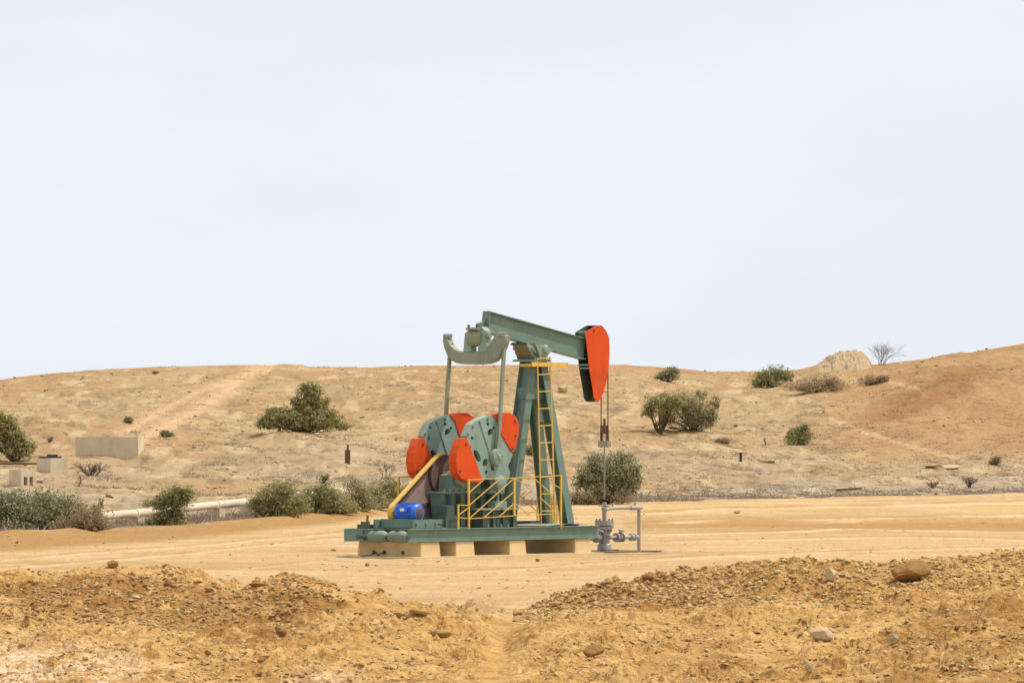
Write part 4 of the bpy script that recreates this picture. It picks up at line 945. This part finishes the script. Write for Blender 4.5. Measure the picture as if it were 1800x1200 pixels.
for q in ((787, 591), (884, 588)):
    y_, z_ = EP(*q); MB().lathe((EQU, y_ - .09, z_), (0, 1, 0), [(0, .06), (.18, .06)], 16).box((EQU - .11, y_ - .035, z_ - .035), (EQU + .11, y_ + .035, z_ + .035)).build('end_pin', 'cream', eq)
# tail bearing between equalizer and beam
y_, z_ = EP(839, 617)
tb = MB().plate([(y_ - .36, z_ - .01), (y_ - .30, z_ + .46), (y_ - .20, z_ + .54), (y_ - .12, z_ + .46), (y_ - .10, z_ - .01)], EQU - .10, EQU + .10, depth_axis=0) \
    .plate([(y_ + .10, z_ - .01), (y_ + .14, z_ + .40), (y_ + .20, z_ + .46), (y_ + .28, z_ + .40), (y_ + .33, z_ - .01)], EQU - .10, EQU + .10, depth_axis=0).build('tail_bearing', 'green_light', root)
MB().lathe((EQU, y_ - .20, z_ + .30), (0, 1, 0), [(0, .15), (.05, .2), (.38, .2), (.42, .15)], 24).build('bearing_housing', 'cream', tb, True)
MB().lathe((EQU, y_ - .38, z_ + .36), (0, 1, 0), [(0, .07), (.03, .09), (.06, .09)], 18).build('bearing_cap', 'cream', tb, True)
MB().bar((EQU - .22, y_ - .02, z_ + .50), (EQU + .40, y_ - .02, z_ + .44), .34, .05).build('bearing_plate', 'cream', tb)
for a, b in ((-.18, -.14), (-.18, .1), (.1, -.14)): MB().lathe((EQU + a, y_ + b, z_ + .50), (0, 0, 1), [(0, .03), (.09, .03)], 6).build('bolt', 'green_dark', tb)

# walking beam
BW0, BW1 = .835, 1.045; wc = (BW0 + BW1) / 2
tl, tr = MP(862.5, 547, BW0), MP(1034, 595.5, BW0); bl, br = MP(859, 584, BW0), MP(1034, 633, BW0)
ax_ = Vector((tr[0] - tl[0], 0, tr[1] - tl[1])).normalized(); nrm = Vector((-ax_.z, 0, ax_.x))
def BP(px, py, w): return V3(px, py, w)
tf = .022
bm_ = MB()
tl3 = Vector((tl[0], wc, tl[1])); tr3 = Vector((tr[0], wc, tr[1])); hgt = (Vector((br[0], 0, br[1])) - Vector((tr[0], 0, tr[1]))).dot(-nrm)
bm_.bar(tl3 - nrm * tf / 2, tr3 - nrm * tf / 2, BW1 - BW0, tf, nrm)
bm_.bar(tl3 - nrm * (hgt - tf / 2), tr3 - nrm * (hgt - tf / 2), BW1 - BW0, tf, nrm)
bm_.bar(tl3 - nrm * hgt / 2 + ax_ * .01, tr3 - nrm * hgt / 2, .05, hgt - 2 * tf - .002, nrm)
beam = bm_.build('walking_beam', 'green', root)
MB().bar(tl3 - nrm * (-.004) - ax_ * .012, tl3 - nrm * hgt - ax_ * .012, BW1 - BW0 + .004, .02, ax_).build('end_plate', 'green', beam)
gx, gz_ = MP(844, 568, BW0)
MB().plate([(tl[0] - .012, tl[1] - .02), (tl[0] - .015, tl[1] - hgt), (gx + .02, gz_ - .06), (gx, gz_), (tl[0] - .09, tl[1] - .22)], wc - .02, wc + .02).build('tail_gusset', 'green', beam)
for f_ in (.34, .5, .62): 
    q = tl3 + (tr3 - tl3) * f_; MB().bar(q - nrm * (tf + .002), q - nrm * (hgt - tf - .002), BW1 - BW0 - .05, .012, ax_).build('stiffener', 'green', beam) if f_ == .34 and False else None
# saddle bearing
su3 = V3(950.5, 614, BW0 - .05)
sb = MB().plate(outline([(932, 604), (964, 613), (957, 622), (952, 631), (942, 631), (938, 618)], BW0 - .05), BW0 - .19, BW0 - .12).plate(outline([(932, 604), (964, 613), (957, 622), (952, 631), (942, 631), (938, 618)], BW0 - .05), BW1 + .12, BW1 + .19).build('saddle_bearing', 'cream', root)
MB().lathe((su3.x, BW0 - .24, su3.z), (0, 1, 0), [(0, .07), (.03, .10), (.05, .10), (.63, .10), (.68, .07)], 20).build('bearing_cap', 'green_light', sb, True)
zt = MP(935, 634, .94)[1]; ca = 4.92
sp = MB(); a0, a1 = ca - .36, ca + .32; h0, h1 = zt + .03, zt + .33
sp.add([(a0 + .16, .68, h0), (a1 - .12, .68, h0), (a1 - .12, 1.20, h0), (a0 + .16, 1.20, h0), (a0 - .12, .74, h1 + .08), (ca + .02, .86, h1 - .01), (ca + .02, 1.02, h1 - .01), (a0 - .12, 1.14, h1 + .08)],
       [(0, 3, 2, 1), (4, 5, 6, 7), (0, 1, 5, 4), (1, 2, 6, 5), (2, 3, 7, 6), (3, 0, 4, 7)])
sp.build('saddle', 'green', root)
for f_ in (.35, .62, .9):
    u = a0 + .16 - .28 * f_; z_ = h0 + (h1 + .08 - h0) * f_; MB().bar((u - .012, .70, z_), (u - .012, 1.17, z_), .03, .05).build('saddle_rib', 'rust_orange' if f_ < .7 else 'green_dark', root)

# samson post
ps = MB()
cap = MB().box((ca - .3, .62, zt - .02), (ca + .3, 1.26, zt + .03)).build('post_cap', 'green_light', root)
lu, lz = MP(891, 921, .94)
def leg(p, q, wd, dp, nm='post_leg', mt='green'): return MB().ibeam(p, q, wd, dp, (0, 1, 0.001), tf=.016, tw=.012).build(nm, mt, root)
leg((lu, .94, BT + .02), (ca - .12, .94, zt - .02), .22, .34)
ru, rz = MP(998, 921, .6)
leg((ru, .60, BT + .02), (ca + .12, .80, zt - .02), .22, .22)
leg((ru + .02, 1.24, BT + .02), (ca + .1, 1.08, zt - .02), .22, .22)
for q in ((lu, .94), (ru, .6), (ru, 1.24)): MB().box((q[0] - .2, q[1] - .17, BT + .001), (q[0] + .2, q[1] + .17, BT + .04)).build('foot_plate', 'green_light', root)
MB().bar((lu + .42, .94, 2.9), (lu + .42, .94, 3.0), .1, .1).build('bracket', 'green_light', root) if False else None
f1 = .80
pa = Vector((lu, .94, BT)).lerp(Vector((ca - .12, .94, zt)), f1); pb = Vector((ru, .92, BT)).lerp(Vector((ca + .12, .92, zt)), f1)
MB().box((pa.x - .05, .78, pa.z - .12), (pb.x + .05, 1.12, pa.z + .14)).build('gusset_plate', 'green', root)
pa = Vector((ru, .6, BT)).lerp(Vector((ca + .12, .8, zt)), .30); pb = Vector((ru, 1.24, BT)).lerp(Vector((ca + .1, 1.08, zt)), .30)
MB().bar(pa, pb, .08, .08).build('post_brace', 'green', root)
pa = Vector((ru, .6, BT)).lerp(Vector((ca + .12, .8, zt)), .62); pb = Vector((ru, 1.24, BT)).lerp(Vector((ca + .1, 1.08, zt)), .62)
MB().bar(pa, pb, .08, .08).build('post_brace', 'green', root)

# ladder and top platform
lb0, lb1 = V3(951.5, 921, .34), V3(944.5, 629, .58)
rb0, rb1 = V3(976, 921, .34), V3(966.5, 627, .58)
lad = MB().bar(lb0, lb1, .026, .035).bar(rb0, rb1, .026, .035).build('ladder', 'yellow', root)
for i in range(10):
    y = 897.5 - i * 29.9 if i < 9 else 630; z_ = MP(951, y, .4)[1]; f = (z_ - lb0.z) / (lb1.z - lb0.z)
    MB().bar(lb0.lerp(lb1, f), rb0.lerp(rb1, f), .022, .022).build('rung', 'yellow', lad)
tu0, tz0 = MP(934, 640, .58); tu1, _ = MP(996, 640, .58)
MB().bar((tu0, .57, tz0), (tu1, .57, tz0), .03, .10).bar((tu1 + .01, .55, tz0), (tu1 + .01, .80, tz0), .03, .10).bar((tu0, .62, tz0 - .02), (tu0, .9, tz0 - .02), .03, .06).build('platform_edge', 'yellow', root)
MB().box((tu0 + .06, .60, tz0 - .04), (tu1 - .02, .80, tz0 - .02)).build('platform_grating', 'yellow', root)
MB().bar(V3(948, 630, .60), V3(967, 630, .60), .015, .015).bar(V3(966.5, 630, .60), V3(966.5, 640, .60), .015, .015).build('grab_rail', 'grey', root)

# horse head
HH = [(1027.7, 585), (1031, 581.5), (1036, 579), (1043, 574.5), (1049.5, 571.7), (1057, 572), (1064, 580), (1067, 586), (1069.7, 592.5), (1070.8, 607), (1070.6, 622.5), (1070, 637), (1069, 651), (1066, 667.5), (1060, 690), (1054, 702), (1051, 706), (1047, 705), (1043.5, 699), (1040, 675), (1036, 652.5), (1033, 628), (1030, 600)]
hw0, hw1 = .80, 1.08
ho = outline(HH, hw0)
hd = MB().plate(ho, hw0 - .012, hw0).build('horse_head', 'orange', root)
MB().plate(ho, hw1 + .002, hw1 + .014).build('far_side_plate', 'green_dark', hd)
face = MB(); fs = ho[4:17]
for i in range(len(fs) - 1):
    a, b = fs[i], fs[i + 1]; dx, dz = (b[0] - a[0]), (b[1] - a[1]); L = math.hypot(dx, dz); nx2, nz2 = dz / L * .012, -dx / L * .012
    face.add([(a[0], hw0 + .001, a[1]), (b[0], hw0 + .001, b[1]), (b[0], hw1, b[1]), (a[0], hw1, a[1]), (a[0] + nx2, hw0 + .001, a[1] + nz2), (b[0] + nx2, hw0 + .001, b[1] + nz2), (b[0] + nx2, hw1, b[1] + nz2), (a[0] + nx2, hw1, a[1] + nz2)],
             [(0, 1, 2, 3), (7, 6, 5, 4), (0, 4, 5, 1), (3, 2, 6, 7), (0, 3, 7, 4), (1, 5, 6, 2)])
face.build('curved_face', 'green_dark', hd)
for (x_, y_) in ((1030, 583), (1033, 641), (1036, 647)):
    u, z_ = MP(x_, y_, hw0); MB().box((u + .0, hw0 + .002, z_ - .02), (u + .08, hw1, z_ + .02)).build('strap', 'green_light', hd)
u, z_ = MP(1043.5, 581, hw0); MB().lathe((u, hw0 - .03, z_), (0, 1, 0), [(0, .025), (.03, .025)], 8).build('bolt', 'mauve_dark', hd)
u, z_ = MP(1036, 600, hw0); MB().box((u - .02, hw0 + .003, z_ - .3), (u + .25, hw1 - .001, z_ - .28)).build('inner_shelf', 'green_dark', hd)
# bridle cables, carrier bar, clamp, polished rod
CUu = MP(1062.5, 780, .94)[0]
for wv, px in ((.84, 1069), (1.04, 1056)):
    zt_, zb_ = MP(1069, 600, .84)[1], MP(1062, 783, .94)[1]
    ca_ = MB().tube([(CUu + .004, wv, zb_), (CUu + .004, wv, zt_)], .014, 8).build('bridle_cable', 'rusty', root)
    MB().tube([(CUu + .004, wv, zb_ - .04), (CUu + .004, wv, zb_ + .34)], .026, 8).build('socket', 'rusty', ca_)
zc_ = MP(1062, 780, .94)[1]
MB().box((CUu - .07, .80, zc_ - .07), (CUu + .07, 1.08, zc_ + .07)).build('carrier_bar', 'steel', root)
zc2 = MP(1062, 754, .94)[1]
MB().box((CUu - .06, .86, zc2 - .10), (CUu + .06, 1.02, zc2 + .09)).build('rod_clamp', 'rusty', root)
for wv in (.89, .99): MB().tube([(CUu, wv, zc_ + .07), (CUu, wv, zc2 - .1)], .018, 8).build('spacer_rod', 'steel', root)
MB().tube([(CUu, .94, zc2 + .09), (CUu, .94, zc2 + .24)], .03, 10).build('rod_end', 'rusty', root)
MB().tube([(CUu, .94, 1.22), (CUu, .94, zc_ - .07)], .019, 12).build('polished_rod', 'steel', root)

# guard fences: welded yellow tube
def fence(w, segs, posts):
    m = MB()
    for a, b in segs: m.bar(V3(a[0], a[1], w), V3(b[0], b[1], w), .018, .018)
    rail = m.build('guard_fence', 'yellow', root)
    for x_, y0, y1, wd in posts: MB().bar(V3(x_, y1, w), V3(x_, y0, w), wd, .035).build('post', 'yellow', rail)
    return rail
fence(.035, [((824, 842.5), (904, 839.5)), ((904, 839.5), (986, 835)), ((826, 911), (904, 906)), ((904, 905.5), (970, 903)), ((807, 887), (824, 888)), ((807, 909), (824, 911)),
             ((825, 865), (851, 842)), ((825, 887.5), (879, 841)), ((825, 911), (903, 840.5)), ((851, 909), (903, 864)), ((878, 907), (903, 885)), ((807, 904), (822, 893)),
             ((906, 840), (936, 862)), ((937, 839), (966, 864)), ((949, 874), (969, 891)), ((966, 848), (986, 858)), ((905, 884), (930, 904))],
      [(824, 842, 930, .04), (904, 839, 906, .05), (986, 835, 929, .04), (805.5, 886, 930, .035)])
fence(1.85, [((701, 838), (880, 833)), ((703, 861), (732, 842)), ((701, 884), (760, 842)), ((733, 900), (812, 842)), ((701, 884), (718, 884)), ((760, 905), (850, 842)), ((880, 905), (935, 862)), ((880, 833), (945, 831)), ((905, 862), (945, 900)), ((925, 862), (905, 885)), ((880, 902), (945, 900))],
      [(701, 838, 886, .05), (770, 836, 926, .04), (880, 833, 926, .04), (945, 831, 925, .04)])
# yellow mesh cage round the foot of the ladder
m = MB(); cw = .3
for i in range(7): m.bar(V3(968 + i * 2.6, 868 + (i % 2) * 3, .95), V3(968 + i * 2.6, 918, .95), .015, .015)
for y in (868, 880, 892, 904): m.bar(V3(967, y, .95), V3(985, y, .95), .015, .03)
m.build('mesh_guard', 'yellow', root)

# ------------------------------------------------------------------ wellhead
WU = CUu; wl = P0 + Vector((ux * WU - uy * .94, uy * WU + ux * .94, 0))
wh = thing('wellhead', 'grey painted wellhead with flanges and side valves in front of the skid', 'wellhead', wl, TH)
MB().lathe((0, 0, -.05), (0, 0, 1), [(0, .24), (.08, .24), (.08, .17), (.22, .16), (.26, .12), (.40, .12), (.42, .2)], 24).build('casing_head', 'grey', wh, True)
sp_ = MB().lathe((0, 0, .37), (0, 0, 1), [(0, .12), (.04, .14), (.05, .145), (.14, .145), (.15, .19), (.22, .19), (.225, .16), (.235, .16), (.24, .19), (.25, .225), (.36, .225), (.365, .13)], 28).build('tubing_head', 'grey', wh, True)
for r_, z0, z1 in ((.19, .70, .76), (.165, .47, .54)):
    for k_ in range(10):
        a = k_ * PI / 5; MB().tube([(math.cos(a) * r_, math.sin(a) * r_, z0), (math.cos(a) * r_, math.sin(a) * r_, z1)], .016, 6).build('bolt', 'mauve_dark', sp_)
MB().lathe((0, 0, .73), (0, 0, 1), [(0, .05), (.02, .055), (.22, .055), (.23, .07), (.27, .07), (.28, .04), (.36, .035), (.37, .05), (.42, .05)], 18).build('stuffing_box', 'grey', wh, True)
MB().bar((-.12, -.02, 1.02), (.22, .02, 1.03), .03, .03).bar((.02, -.12, 1.06), (-.02, .14, 1.07), .03, .025).build('packing_clamp', 'steel', wh)
def valve(cx, sgn):
    v = MB().lathe((cx - .16 * sgn, 0, .33), (sgn, 0, 0), [(0, .045), (.04, .045), (.04, .11), (.08, .11), (.08, .07), (.12, .085), (.16, .11), (.2, .085), (.24, .07), (.24, .11), (.28, .11), (.28, .045), (.32, .045)], 18).build('side_valve', 'grey', wh, True)
    MB().tube([(cx, -.02, .40), (cx, -.05, .48)], .03, 10).lathe((cx, -.06, .475), (0, -.3, 1), [(0, .07), (.02, .08), (.04, .07)], 12).build('valve_bonnet', 'grey', v, True)
valve(.54, 1); valve(-.22, -1)
MB().tube([(.14, 0, .33), (1.25, 0, .33)], .042, 14).build('flow_line', 'grey', wh, True)
MB().lathe((.95, 0, .33), (1, 0, 0), [(0, .05), (.01, .085), (.05, .085), (.06, .06), (.12, .06), (.13, .085), (.17, .085), (.18, .05)], 14).build('union', 'grey', wh, True)
MB().tube([(1.28, 0, -.1), (1.28, 0, 1.01)], .042, 14).build('riser_pipe', 'grey', wh, True)
MB().tube([(0, .0, .97), (.15, 0, .99), (.3, 0, 1.01), (1.38, 0, 1.01)], .036, 14).lathe((.95, 0, 1.01), (1, 0, 0), [(0, .04), (.01, .055), (.28, .055), (.29, .04)], 14).build('top_pipe', 'grey', wh, True)
MB().tube([(1.12, 0, 1.06), (1.14, 0, 1.13)], .03, 8).tube([(.3, 0, 1.03), (.3, 0, 1.11)], .02, 8).bar((.26, 0, 1.11), (.34, 0, 1.11), .06, .02).build('vent_cap', 'grey', wh)
MB().tube([(.16, 0, .58), (.3, -.02, .585)], .02, 8).build('needle_valve', 'steel', wh)
MB().tube([(-.2, 0, .33), (-.66, .05, .30)], .04, 12).build('tail_pipe', 'grey', wh, True)
MB().bar((-.22, -.12, .03), (.3, -.12, .03), .12, .06).build('base_plate', 'mauve_dark', wh)
